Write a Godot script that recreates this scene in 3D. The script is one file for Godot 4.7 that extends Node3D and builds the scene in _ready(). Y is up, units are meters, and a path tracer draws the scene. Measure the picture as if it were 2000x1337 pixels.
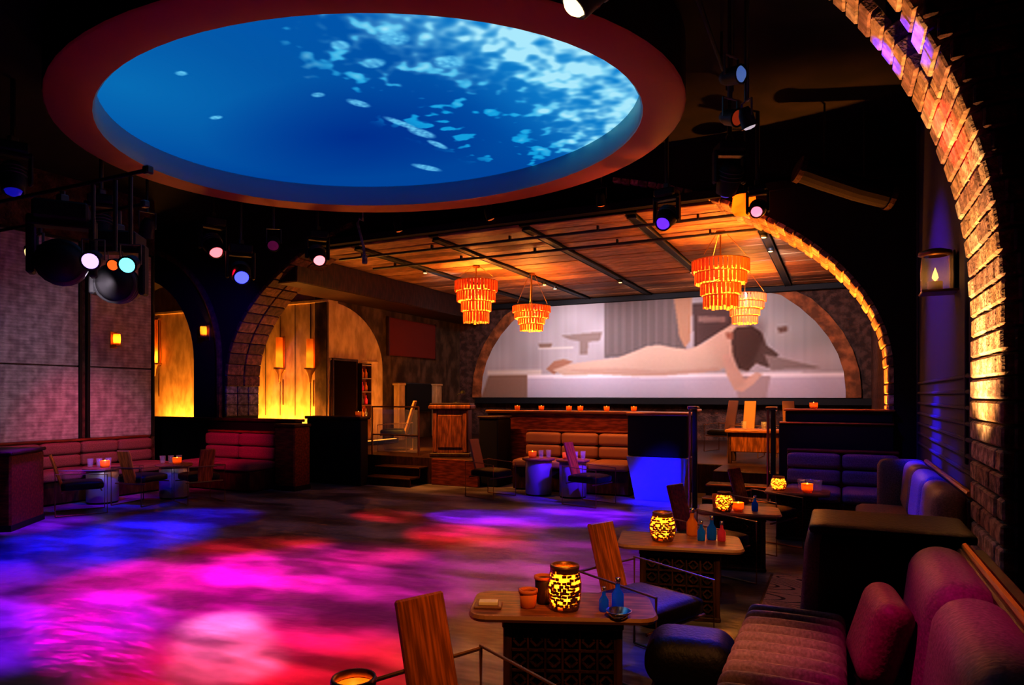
extends Node3D

const HALL_TOP := 4.75
var names := {}
var M := {}
var cache := {}
var rng := RandomNumberGenerator.new()

# ---------------------------------------------------------------- naming and nodes
func V(x: float, h: float, d: float) -> Vector3:
	return Vector3(x, h, -d)

func numbered(called: String) -> String:
	if not names.has(called):
		names[called] = 0
		return called
	names[called] += 1
	return "%s_%03d" % [called, names[called]]

func tag(o: Node3D, label: String, category: String, group := "", kind := "") -> Node3D:
	if label: o.set_meta("label", label)
	if category: o.set_meta("category", category)
	if group: o.set_meta("group", group)
	if kind: o.set_meta("kind", kind)
	return o

func thing(called: String, label: String, category: String, at := Vector3.ZERO, yaw := 0.0, group := "") -> Node3D:
	var o := Node3D.new()
	o.name = numbered(called)
	add_child(o)
	o.position = at
	o.rotation.y = deg_to_rad(yaw)
	tag(o, label, category, group)
	return o

func part(called: String, mesh: Mesh, m: Material, parent: Node, at := Vector3.ZERO, b := Basis.IDENTITY) -> MeshInstance3D:
	var o := MeshInstance3D.new()
	o.name = called
	o.mesh = mesh
	o.material_override = m
	o.transform = Transform3D(b, at)
	parent.add_child(o, true)
	return o

func struct(called: String, mesh: Mesh, m: Material, at := Vector3.ZERO, label := "") -> MeshInstance3D:
	var o := part(called, mesh, m, self, at)
	o.set_meta("kind", "structure")
	if label: o.set_meta("label", label)
	return o

# ---------------------------------------------------------------- mesh helpers (corners given counter-clockwise from outside)
func new_st(smooth := false) -> SurfaceTool:
	var st := SurfaceTool.new()
	st.begin(Mesh.PRIMITIVE_TRIANGLES)
	st.set_smooth_group(0 if smooth else -1)
	return st

func tri(st: SurfaceTool, a: Vector3, b: Vector3, c: Vector3) -> void:
	st.add_vertex(a); st.add_vertex(c); st.add_vertex(b)

func quad(st: SurfaceTool, a: Vector3, b: Vector3, c: Vector3, d: Vector3) -> void:
	tri(st, a, b, c); tri(st, a, c, d)

func done(st: SurfaceTool) -> ArrayMesh:
	st.generate_normals()
	return st.commit()

func add_box(st: SurfaceTool, c: Vector3, s: Vector3, ch := 0.0, b := Basis.IDENTITY) -> void:
	var h := s * 0.5
	ch = minf(ch, minf(h.x, minf(h.y, h.z)) * 0.9)
	var T := Transform3D(b, c)
	if ch <= 0.0:
		var p := []
		for i in 8:
			p.append(T * Vector3(h.x * (1 if i & 1 else -1), h.y * (1 if i & 2 else -1), h.z * (1 if i & 4 else -1)))
		quad(st, p[1], p[3], p[7], p[5]); quad(st, p[0], p[4], p[6], p[2])
		quad(st, p[2], p[6], p[7], p[3]); quad(st, p[0], p[1], p[5], p[4])
		quad(st, p[4], p[5], p[7], p[6]); quad(st, p[0], p[2], p[3], p[1])
		return
	# chamfered: for every corner three points
	var q := {}
	for sx in [-1, 1]:
		for sy in [-1, 1]:
			for sz in [-1, 1]:
				var o := Vector3(sx, sy, sz)
				for ax in 3:
					var v := Vector3(h.x - ch, h.y - ch, h.z - ch) * o
					v[ax] = h[ax] * o[ax]
					q[[sx, sy, sz, ax]] = T * v
	for ax in 3:
		var u := (ax + 1) % 3
		var w := (ax + 2) % 3
		for s1 in [-1, 1]:
			var f := []
			for k in [[-1, -1], [1, -1], [1, 1], [-1, 1]]:
				var o := [0, 0, 0]
				o[ax] = s1; o[u] = k[0]; o[w] = k[1]
				f.append(q[[o[0], o[1], o[2], ax]])
			if s1 > 0: quad(st, f[0], f[1], f[2], f[3])
			else: quad(st, f[3], f[2], f[1], f[0])
			for s2 in [-1, 1]:
				# edge between face ax(s1) and face u(s2), along w
				var e := []
				for k in [[ax, -1], [ax, 1], [u, 1], [u, -1]]:
					var o := [0, 0, 0]
					o[ax] = s1; o[u] = s2; o[w] = k[1]
					e.append(q[[o[0], o[1], o[2], k[0]]])
				if s1 * s2 > 0: quad(st, e[3], e[2], e[1], e[0])
				else: quad(st, e[0], e[1], e[2], e[3])
	for sx in [-1, 1]:
		for sy in [-1, 1]:
			for sz in [-1, 1]:
				var a: Vector3 = q[[sx, sy, sz, 0]]
				var b2: Vector3 = q[[sx, sy, sz, 1]]
				var c2: Vector3 = q[[sx, sy, sz, 2]]
				if sx * sy * sz > 0: tri(st, a, b2, c2)
				else: tri(st, a, c2, b2)

func box(s: Vector3, ch := 0.006) -> ArrayMesh:
	var key := "box%.3f,%.3f,%.3f,%.3f" % [s.x, s.y, s.z, ch]
	if not cache.has(key):
		var st := new_st()
		add_box(st, Vector3.ZERO, s, ch)
		cache[key] = done(st)
	return cache[key]

func add_lathe(st: SurfaceTool, prof: Array, n := 24, at := Vector3.ZERO, b := Basis.IDENTITY) -> void:
	# prof: Vector2(radius, height) from the bottom up on the outside
	for i in prof.size() - 1:
		var p: Vector2 = prof[i]
		var q: Vector2 = prof[i + 1]
		for k in n:
			var a0 := TAU * k / n
			var a1 := TAU * (k + 1) / n
			var d0 := Vector3(cos(a0), 0, -sin(a0))
			var d1 := Vector3(cos(a1), 0, -sin(a1))
			var v0 := at + b * (d0 * p.x + Vector3(0, p.y, 0))
			var v1 := at + b * (d1 * p.x + Vector3(0, p.y, 0))
			var v2 := at + b * (d1 * q.x + Vector3(0, q.y, 0))
			var v3 := at + b * (d0 * q.x + Vector3(0, q.y, 0))
			if p.x > 1e-5: tri(st, v0, v1, v2)
			if q.x > 1e-5: tri(st, v0, v2, v3)

func lathe(prof: Array, n := 24, smooth := true) -> ArrayMesh:
	var st := new_st(smooth)
	add_lathe(st, prof, n)
	return done(st)

func add_tube(st: SurfaceTool, path: Array, r: float, n := 8) -> void:
	var rings := []
	for i in path.size():
		var p: Vector3 = path[i]
		var t: Vector3
		if i == 0: t = (path[1] - p).normalized()
		elif i == path.size() - 1: t = (p - path[i - 1]).normalized()
		else: t = ((path[i + 1] - p).normalized() + (p - path[i - 1]).normalized()).normalized()
		var u := t.cross(Vector3.UP if absf(t.y) < 0.9 else Vector3.RIGHT).normalized()
		var w := t.cross(u)
		var ring := []
		for k in n:
			var a := TAU * k / n
			ring.append(p + (u * cos(a) + w * sin(a)) * r)
		rings.append(ring)
	for i in path.size() - 1:
		for k in n:
			quad(st, rings[i][k], rings[i][(k + 1) % n], rings[i + 1][(k + 1) % n], rings[i + 1][k])
	for k in range(1, n - 1):
		tri(st, rings[0][0], rings[0][k + 1], rings[0][k])
		var e: Array = rings[-1]
		tri(st, e[0], e[k], e[k + 1])

func tube(path: Array, r: float, n := 8) -> ArrayMesh:
	var st := new_st()
	add_tube(st, path, r, n)
	return done(st)

func add_prism(st: SurfaceTool, poly: PackedVector2Array, z0: float, z1: float) -> void:
	# polygon in x, y; z0 < z1
	var p := poly
	if Geometry2D.is_polygon_clockwise(p): p.reverse()
	var t := Geometry2D.triangulate_polygon(p)
	for i in range(0, t.size(), 3):
		var a := p[t[i]]
		var b := p[t[i + 1]]
		var c := p[t[i + 2]]
		if (b - a).cross(c - a) < 0.0:
			var s := b
			b = c; c = s
		tri(st, Vector3(a.x, a.y, z1), Vector3(b.x, b.y, z1), Vector3(c.x, c.y, z1))
		tri(st, Vector3(a.x, a.y, z0), Vector3(c.x, c.y, z0), Vector3(b.x, b.y, z0))
	for i in p.size():
		var a := p[i]
		var b := p[(i + 1) % p.size()]
		quad(st, Vector3(a.x, a.y, z0), Vector3(b.x, b.y, z0), Vector3(b.x, b.y, z1), Vector3(a.x, a.y, z1))

func prism(poly: PackedVector2Array, z0: float, z1: float) -> ArrayMesh:
	var st := new_st()
	add_prism(st, poly, z0, z1)
	return done(st)

func soft(s: Vector3, r: float, n := 10, crown := 0.0, pleats := 0, amp := 0.0) -> ArrayMesh:
	# rounded upholstery block; crown domes the top, pleats are furrows across x on the top
	var key := "soft%s,%.3f,%d,%.3f,%d,%.3f" % [s, r, n, crown, pleats, amp]
	if cache.has(key): return cache[key]
	var st := new_st(true)
	var h := s * 0.5
	r = minf(r, minf(h.x, minf(h.y, h.z)))
	var inner := h - Vector3(r, r, r)
	for ax in 3:
		var u := (ax + 1) % 3
		var w := (ax + 2) % 3
		var nu := n if not pleats else maxi(n, pleats * 8)
		for s1 in [-1.0, 1.0]:
			var g := []
			for i in nu + 1:
				var row := []
				for j in nu + 1:
					var c := Vector3.ZERO
					c[ax] = s1 * h[ax]
					c[u] = _spread(float(i) / nu, h[u], r)
					c[w] = _spread(float(j) / nu, h[w], r)
					var k := Vector3(clampf(c.x, -inner.x, inner.x), clampf(c.y, -inner.y, inner.y), clampf(c.z, -inner.z, inner.z))
					var p := k + (c - k).normalized() * r
					var top := clampf(p.y / h.y, 0.0, 1.0)
					p.y += crown * top * (1.0 - pow(absf(p.x / h.x), 3.0)) * (1.0 - pow(absf(p.z / h.z), 3.0))
					if pleats:
						p.y -= amp * top * pow(absf(cos(PI * pleats * (p.z / s.z + 0.5))), 4.0)
					row.append(p)
				g.append(row)
			for i in nu:
				for j in nu:
					if s1 > 0.0: quad(st, g[i][j], g[i + 1][j], g[i + 1][j + 1], g[i][j + 1])
					else: quad(st, g[i][j + 1], g[i + 1][j + 1], g[i + 1][j], g[i][j])
	cache[key] = done(st)
	return cache[key]

func _spread(t: float, h: float, r: float) -> float:
	return lerpf(-h, h, t)

# ---------------------------------------------------------------- materials
func mat(called: String, c: Color, rough := 0.7, metal := 0.0) -> StandardMaterial3D:
	var m := StandardMaterial3D.new()
	m.resource_name = called
	m.albedo_color = c
	m.roughness = rough
	m.metallic = metal
	if metal == 0.0: m.metallic_specular = 0.25
	M[called] = m
	return m

func noise(freq: float, oct := 4, seed_ := 1, kind := FastNoiseLite.TYPE_SIMPLEX_SMOOTH) -> FastNoiseLite:
	var f := FastNoiseLite.new()
	f.noise_type = kind
	f.frequency = freq
	f.fractal_octaves = oct
	f.seed = seed_
	return f

func ntex(f: FastNoiseLite, lo: Color, hi: Color, size := 256, normal := false, bump := 4.0) -> NoiseTexture2D:
	var t := NoiseTexture2D.new()
	t.width = size; t.height = size
	t.seamless = true
	t.noise = f
	if normal:
		t.as_normal_map = true
		t.bump_strength = bump
	else:
		var g := Gradient.new()
		g.set_color(0, lo); g.set_color(1, hi)
		g.set_offset(0, 0.25); g.set_offset(1, 0.75)
		t.color_ramp = g
	return t

func grain(m: StandardMaterial3D, t: Texture2D, scale: Vector3, world := false, nt: Texture2D = null, ns := 1.0) -> void:
	m.albedo_texture = t
	m.uv1_triplanar = true
	m.uv1_world_triplanar = world
	m.uv1_scale = scale
	if nt:
		m.normal_enabled = true
		m.normal_texture = nt
		m.normal_scale = ns

func glow(called: String, c: Color, e: float) -> StandardMaterial3D:
	var m := mat(called, c, 0.5)
	m.emission_enabled = true
	m.emission = c
	m.emission_energy_multiplier = e
	return m

func materials() -> void:
	var wood := ntex(noise(0.02, 4, 3), Color(0.62, 0.62, 0.62), Color(1, 1, 1))
	var blotch := ntex(noise(0.012, 5, 8), Color(0.6, 0.6, 0.6), Color(1, 1, 1))
	var fine := ntex(noise(0.08, 3, 5), Color(0.75, 0.75, 0.75), Color(1, 1, 1))
	var ripple := ntex(noise(0.02, 3, 21), Color.BLACK, Color.WHITE, 512, true, 5.0)
	var rough_n := ntex(noise(0.05, 4, 4), Color.BLACK, Color.WHITE, 256, true, 6.0)
	var f := mat("dance_floor_finish", Color(0.42, 0.39, 0.41), 0.30)
	grain(f, ntex(noise(0.006, 4, 15), Color(0.45, 0.45, 0.45), Color(1, 1, 1), 512), Vector3(0.22, 0.5, 0.5), true, ripple, 0.35)
	var b := mat("ceiling_black", Color(0.055, 0.035, 0.035), 0.95)
	grain(b, blotch, Vector3(0.5, 0.5, 0.5), true)
	mat("matt_black", Color(0.035, 0.033, 0.036), 0.6)
	mat("black_metal", Color(0.05, 0.05, 0.055), 0.5, 0.2)
	var db := mat("dark_brick", Color(0.30, 0.19, 0.15), 0.8)
	grain(db, blotch, Vector3(1.4, 1.4, 1.4), true, rough_n, 0.8)
	var mortar := mat("dark_mortar", Color(0.10, 0.075, 0.07), 0.95)
	grain(mortar, fine, Vector3(2, 2, 2), true)
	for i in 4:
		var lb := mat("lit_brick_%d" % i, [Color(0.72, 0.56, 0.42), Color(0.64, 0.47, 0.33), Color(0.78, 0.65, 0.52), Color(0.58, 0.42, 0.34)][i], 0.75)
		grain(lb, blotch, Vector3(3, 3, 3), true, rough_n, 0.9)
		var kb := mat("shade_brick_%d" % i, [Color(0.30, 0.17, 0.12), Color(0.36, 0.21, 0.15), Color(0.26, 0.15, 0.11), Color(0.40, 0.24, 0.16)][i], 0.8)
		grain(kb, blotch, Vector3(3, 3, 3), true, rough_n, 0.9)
		var pk := mat("ceiling_plank_%d" % i, [Color(0.60, 0.40, 0.24), Color(0.50, 0.32, 0.19), Color(0.66, 0.46, 0.29), Color(0.44, 0.28, 0.17)][i], 0.6)
		grain(pk, wood, Vector3(0.5, 4, 4), true)
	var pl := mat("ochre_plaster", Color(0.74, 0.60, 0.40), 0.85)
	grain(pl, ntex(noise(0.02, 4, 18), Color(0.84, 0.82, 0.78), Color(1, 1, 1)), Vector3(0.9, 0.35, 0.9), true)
	var weave := Image.create(128, 128, false, Image.FORMAT_RGB8)
	for y in 128:
		for x in 128:
			var v := 0.82 + 0.035 * sin(TAU * x / 16.0) + 0.05 * sin(TAU * y / 8.0) + 0.10 * hash01(x / 32, y / 2) + 0.05 * hash01(x / 4, y)
			weave.set_pixel(x, y, Color(v, v, v))
	var pw := mat("woven_panel", Color(0.66, 0.60, 0.62), 0.8)
	grain(pw, ImageTexture.create_from_image(weave), Vector3(1.3, 1.3, 1.3), true)
	pw.detail_enabled = true
	pw.detail_blend_mode = BaseMaterial3D.BLEND_MODE_MUL
	pw.detail_albedo = ntex(noise(0.015, 4, 31), Color(0.80, 0.78, 0.80), Color(1, 1, 1))
	pw.detail_uv_layer = BaseMaterial3D.DETAIL_UV_1
	var aw := mat("amber_wood", Color(0.72, 0.36, 0.11), 0.45)
	grain(aw, wood, Vector3(9, 0.6, 9))
	var dw := mat("dark_wood", Color(0.20, 0.105, 0.07), 0.45)
	grain(dw, wood, Vector3(3, 0.6, 3))
	var rw := mat("red_wood", Color(0.42, 0.17, 0.09), 0.4)
	grain(rw, wood, Vector3(0.6, 4, 4))
	var tw := mat("table_wood", Color(0.58, 0.34, 0.19), 0.35)
	grain(tw, wood, Vector3(0.8, 5, 5))
	for i in 3:
		var le := mat(["mauve_leather", "black_leather", "rose_leather"][i], [Color(0.46, 0.36, 0.37), Color(0.03, 0.026, 0.03), Color(0.46, 0.25, 0.28)][i], [0.55, 0.5, 0.5][i])
		grain(le, fine, Vector3(3, 3, 3), false, rough_n, 0.25)
	mat("tan_leather", Color(0.50, 0.33, 0.23), 0.45)
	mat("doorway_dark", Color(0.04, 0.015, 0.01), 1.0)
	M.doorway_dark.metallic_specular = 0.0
	mat("brass", Color(0.80, 0.58, 0.28), 0.3, 1.0)
	mat("chrome", Color(0.75, 0.74, 0.76), 0.22, 1.0)
	mat("drum_metal", Color(0.62, 0.60, 0.64), 0.38, 0.55)
	mat("bronze", Color(0.50, 0.33, 0.17), 0.42, 0.85)
	mat("oculus_ring_paint", Color(0.55, 0.24, 0.19), 0.6)
	mat("oculus_rim_paint", Color(0.30, 0.62, 0.68), 0.5)
	mat("white_wax", Color(0.92, 0.86, 0.74), 0.6)
	var ag := mat("amber_glass", Color(0.90, 0.52, 0.14), 0.3)
	ag.backlight_enabled = true
	ag.backlight = Color(1, 0.72, 0.3)
	var cr := mat("amber_crystal", Color(1.0, 0.66, 0.36), 0.2)
	cr.backlight_enabled = true
	cr.backlight = Color(1.0, 0.55, 0.22)
	var bg := mat("blue_glass", Color(0.08, 0.42, 1.0), 0.08)
	bg.backlight_enabled = true
	bg.backlight = Color(0.15, 0.55, 1.0)
	var cg := mat("clear_glass", Color(0.9, 0.9, 0.95, 0.06), 0.05)
	cg.metallic_specular = 0.5
	cg.transparency = BaseMaterial3D.TRANSPARENCY_ALPHA
	var pg := mat("pink_glass", Color(0.85, 0.25, 0.45), 0.1)
	pg.backlight_enabled = true
	pg.backlight = Color(0.9, 0.3, 0.5)
	mat("orange_cup", Color(0.82, 0.42, 0.20), 0.5)
	glow("flame", Color(1.0, 0.72, 0.28), 5.0)
	glow("bulb", Color(1.0, 0.62, 0.25), 4.0)
	glow("downlight_face", Color(1.0, 0.80, 0.50), 4.0)
	glow("cove_strip", Color(1.0, 0.62, 0.22), 1.6)
	for i in 2:
		var sm := mat("stone_%d" % i, [Color(0.42, 0.38, 0.40), Color(0.32, 0.29, 0.31)][i], 0.85)
		grain(sm, blotch, Vector3(3, 3, 3), true, rough_n, 0.8)
	mat("wall_blue_black", Color(0.17, 0.15, 0.20), 0.9)
	mat("pale_paint", Color(0.55, 0.55, 0.60), 0.5)
	var amp := mat("amber_panel", Color(0.50, 0.27, 0.13), 0.45)
	grain(amp, wood, Vector3(4, 0.6, 4))
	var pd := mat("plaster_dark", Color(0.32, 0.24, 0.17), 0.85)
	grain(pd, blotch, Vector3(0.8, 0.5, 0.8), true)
	var apt := mat("arch_paint", Color(0.56, 0.30, 0.14), 0.7)
	grain(apt, blotch, Vector3(0.8, 0.8, 0.8), true)
	mat("red_panel", Color(0.34, 0.09, 0.05), 0.7)
	mat("rubber", Color(0.03, 0.03, 0.03), 0.8)

func hash01(a: int, b: int) -> float:
	var n := sin(a * 12.9898 + b * 78.233) * 43758.5453
	return n - floorf(n)

# ---------------------------------------------------------------- lights
func omni(at: Vector3, c: Color, e: float, parent: Node = self, size := 0.05) -> OmniLight3D:
	var l := OmniLight3D.new()
	l.light_color = c
	l.light_energy = e
	l.light_size = size
	l.omni_range = 25.0
	l.omni_attenuation = 2.0
	l.shadow_enabled = true
	l.name = "lamp_light"
	parent.add_child(l, true)
	l.position = at
	return l

func spot(at: Vector3, to: Vector3, c: Color, e: float, angle: float, soft_ := 0.6, size := 0.06) -> SpotLight3D:
	var l := SpotLight3D.new()
	l.light_color = c
	l.light_energy = e
	l.spot_angle = angle
	l.spot_angle_attenuation = soft_
	l.light_size = size
	l.spot_range = 30.0
	l.spot_attenuation = 2.0
	l.shadow_enabled = true
	l.name = "spot_light"
	add_child(l, true)
	var up := Vector3.UP if absf((to - at).normalized().y) < 0.98 else Vector3.RIGHT
	l.look_at_from_position(at, to, up)
	return l

func area(at: Vector3, to: Vector3, sx: float, sy: float, c: Color, e: float) -> AreaLight3D:
	var l := AreaLight3D.new()
	l.area_size = Vector2(sx, sy)
	l.light_color = c
	l.light_energy = e
	l.shadow_enabled = true
	l.name = "panel_light"
	add_child(l, true)
	var up := Vector3.UP if absf((to - at).normalized().y) < 0.98 else Vector3.FORWARD
	l.look_at_from_position(at, to, up)
	return l

# ================================================================ the scene
func _ready() -> void:
	# ---- camera
	var cam := Camera3D.new()
	cam.name = "camera"
	cam.projection = Camera3D.PROJECTION_FRUSTUM
	cam.near = 0.05
	cam.far = 60.0
	cam.size = 0.05 * 1337.0 / 1329.0
	cam.frustum_offset = Vector2(0, 0.05 * 103.5 / 1329.0)
	cam.position = Vector3(0, 1.5, 0)
	cam.rotation.y = deg_to_rad(25.7)
	add_child(cam)
	cam.current = true
	# ---- environment: an interior at night, no daylight
	var we := WorldEnvironment.new()
	we.name = "environment"
	var env := Environment.new()
	env.background_mode = Environment.BG_COLOR
	env.background_color = Color.BLACK
	env.tonemap_mode = Environment.TONE_MAPPER_LINEAR
	env.tonemap_exposure = 1.0
	env.sdfgi_enabled = true
	env.ssao_enabled = true
	env.ssil_enabled = true
	we.environment = env
	add_child(we)
	# ---- large area lights: the video oculus and the glow that washes the mural
	area(V(-4.52, 4.40, 5.86), V(-4.52, 0, 5.86), 4.0, 3.2, Color(0.0, 0.60, 0.9), 0.3)
	# ---- colours of the moving heads, aimed at points of the dance floor
	beams()
	rng.seed = 7
	materials()
	shell()
	alcove()
	oculus()
	fixtures()
	arcade_details()
	left_booth()
	centre_booth()
	right_booth()
	near_booth()
	tables()
	platform_things()

const MAG := Color(1.0, 0.0, 0.72)
const RED := Color(1.0, 0.01, 0.12)
const BLU := Color(0.02, 0.02, 1.0)
const VIO := Color(0.45, 0.0, 1.0)

# [fixture point x, h, d, floor point x, d, colour, strength, half angle]
var BEAMS := [
	[-7.86, 3.06, 4.46, -4.6, 3.7, MAG, 110.0, 17.0],
	[-5.42, 2.62, 3.8, -4.2, 4.5, MAG, 40.0, 24.0],
	[-1.37, 4.05, 4.0, -5.0, 2.5, VIO, 230.0, 12.0],
	[-1.37, 4.05, 4.0, -5.7, 3.3, MAG, 40.0, 9.0],
	[-1.4, 4.25, 2.2, -2.75, 2.75, RED, 130.0, 14.0],
	[-1.4, 4.25, 2.2, -3.62, 3.18, Color(1.0, 0.50, 0.80), 150.0, 4.0],
	[-1.4, 4.25, 2.2, -3.36, 2.97, Color(1.0, 0.50, 0.76), 110.0, 4.4],
	[-1.4, 4.25, 2.2, -3.08, 2.74, Color(1.0, 0.46, 0.66), 110.0, 5.0],
	[-1.4, 4.25, 2.2, -4.3, 3.9, MAG, 100.0, 10.0],
	[-1.83, 3.6, 8.0, -5.2, 4.95, RED, 130.0, 6.5],
	[-1.83, 3.6, 8.0, -3.9, 5.2, RED, 60.0, 6.5],
	[-1.83, 3.6, 8.0, -3.0, 3.9, MAG, 60.0, 8.0],
	[-8.3, 3.72, 7.1, -5.0, 7.1, RED, 190.0, 7.0],
	[-7.26, 3.67, 8.16, -3.6, 6.3, RED, 170.0, 7.5],
	[-7.93, 3.3, 7.28, -3.9, 7.4, VIO, 300.0, 7.5],
	[-0.845, 3.64, 8.25, -2.9, 8.0, VIO, 200.0, 12.0],
	[-0.845, 3.64, 8.25, -3.6, 6.9, MAG, 60.0, 9.0],
	[-1.83, 3.6, 8.0, -2.4, 5.6, Color(0.7, 0.0, 0.7), 44.0, 18.0],
	[-7.8, 3.5, 5.1, -7.0, 4.6, BLU, 90.0, 20.0],
	[-7.66, 3.75, 4.08, -6.5, 3.8, BLU, 60.0, 17.0],
	[-7.8, 3.5, 5.1, -7.2, 5.7, BLU, 60.0, 16.0],
]

const BEAM_GAIN := 1.35

func beams() -> void:
	for b in BEAMS:
		var from := V(b[0], b[1], b[2])
		var to := V(b[3], 0.0, b[4])
		spot(from + (to - from).normalized() * 0.40, to, b[5], b[6] * BEAM_GAIN, b[7], 0.9)
	# washes aimed at the furniture, the walls and the brick pier
	for w in WASHES:
		var from: Vector3 = w[0]
		var to: Vector3 = w[1]
		spot(from + (to - from).normalized() * 0.34, to, w[2], w[3], w[4], 0.9)

# [fixture point, aimed at, colour, strength, half angle]
var WASHES := [
	[V(-1.4, 4.25, 2.2), V(0.42, 0.7, 2.6), Color(1.0, 0.06, 0.55), 12.0, 12.0],
	[V(-1.4, 4.25, 2.2), V(-0.3, 0.4, 2.75), Color(1.0, 0.55, 0.40), 20.0, 6.0],
	[V(0.35, 4.25, 0.7), V(-1.15, 0.6, 2.7), Color(1.0, 0.62, 0.28), 12.0, 14.0],
	[V(0.35, 4.25, 0.7), V(-0.9, 0.6, 4.2), Color(1.0, 0.66, 0.30), 22.0, 8.0],
	[V(-1.02, 3.75, 7.28), V(0.45, 0.7, 6.2), BLU, 60.0, 11.0],
	[V(-1.02, 3.75, 7.28), V(0.8, 1.05, 7.3), BLU, 130.0, 8.0],
	[V(-1.02, 3.75, 7.28), V(0.8, 2.4, 7.2), Color(0.35, 0.03, 1.0), 12.0, 30.0],
	[V(-1.83, 3.6, 8.0), V(-2.6, 0.0, 5.0), Color(0.8, 0.0, 0.45), 26.0, 16.0],
	[V(-1.02, 3.75, 7.28), V(-0.80, 0.55, 3.9), Color(0.05, 0.16, 1.0), 26.0, 9.0],
	[V(-1.02, 3.75, 7.28), V(-2.35, 0.2, 9.5), BLU, 330.0, 7.0],
	[V(-1.02, 3.75, 7.28), V(0.2, 0.6, 8.6), Color(0.25, 0.02, 1.0), 5.0, 20.0],
	[V(-1.02, 3.75, 7.28), V(-3.6, 0.3, 9.2), Color(0.25, 0.02, 1.0), 120.0, 9.0],
	[V(-8.02, 3.66, 5.85), V(-9.9, 0.6, 6.5), Color(1.0, 0.05, 0.45), 11.0, 26.0],
	[V(-7.8, 3.5, 5.1), V(-9.1, 0.5, 8.2), Color(1.0, 0.06, 0.40), 20.0, 14.0],
	[V(-7.8, 3.5, 5.1), V(-8.9, 0.4, 6.0), BLU, 30.0, 16.0],
	[V(-5.92, 2.70, 3.8), V(-10.3, 1.6, 6.4), Color(0.88, 0.80, 0.88), 34.0, 29.0],
	[V(-7.86, 3.06, 4.46), V(-8.3, 0.5, 4.7), VIO, 46.0, 14.0],
	[V(-7.93, 3.3, 7.28), V(-10.3, 2.6, 8.9), BLU, 5.0, 30.0],
	[V(-0.72, 3.86, 5.24), V(0.44, 3.62, 4.85), Color(0.10, 0.02, 1.0), 150.0, 6.5],
	[V(-0.72, 3.86, 5.24), V(0.52, 3.40, 4.22), Color(0.10, 0.02, 1.0), 150.0, 5.5],
	[V(-0.78, 3.70, 5.6), V(0.66, 2.95, 4.5), Color(1.0, 0.05, 0.12), 60.0, 8.0],
	[V(-4.6, 4.15, 8.78), V(-3.7, 0.7, 10.4), Color(1.0, 0.55, 0.24), 15.0, 24.0],
	[V(-2.9, 4.15, 8.78), V(-3.3, 0.7, 10.4), Color(1.0, 0.55, 0.24), 9.0, 20.0],
	[V(-6.2, 4.15, 8.78), V(-5.9, 0.7, 10.0), Color(1.0, 0.58, 0.18), 34.0, 24.0],
	[V(-6.2, 4.15, 8.78), V(-7.35, 1.0, 10.75), Color(1.0, 0.66, 0.18), 150.0, 8.0],
	[V(-2.9, 4.15, 8.78), V(-1.3, 0.7, 11.4), Color(1.0, 0.62, 0.16), 70.0, 12.0],
	[V(-2.9, 4.15, 8.78), V(-1.35, 1.1, 12.7), Color(1.0, 0.62, 0.16), 160.0, 8.0],
]

# ---------------------------------------------------------------- shell
func arch_pts(cx: float, r: float, b: float, s: float, n := 28, a0 := 0.0, a1 := 180.0) -> Array:
	# from left foot up and over to the right foot
	var out := []
	for i in n + 1:
		var a := deg_to_rad(lerpf(180.0 - a0, 180.0 - a1, float(i) / n))
		out.append(Vector2(cx + r * cos(a), s + b * sin(a)))
	return out

const BIG_C := -4.77
const BIG_R := 5.33
const BIG_B := 2.9
const BIG_S := 1.77

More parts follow.
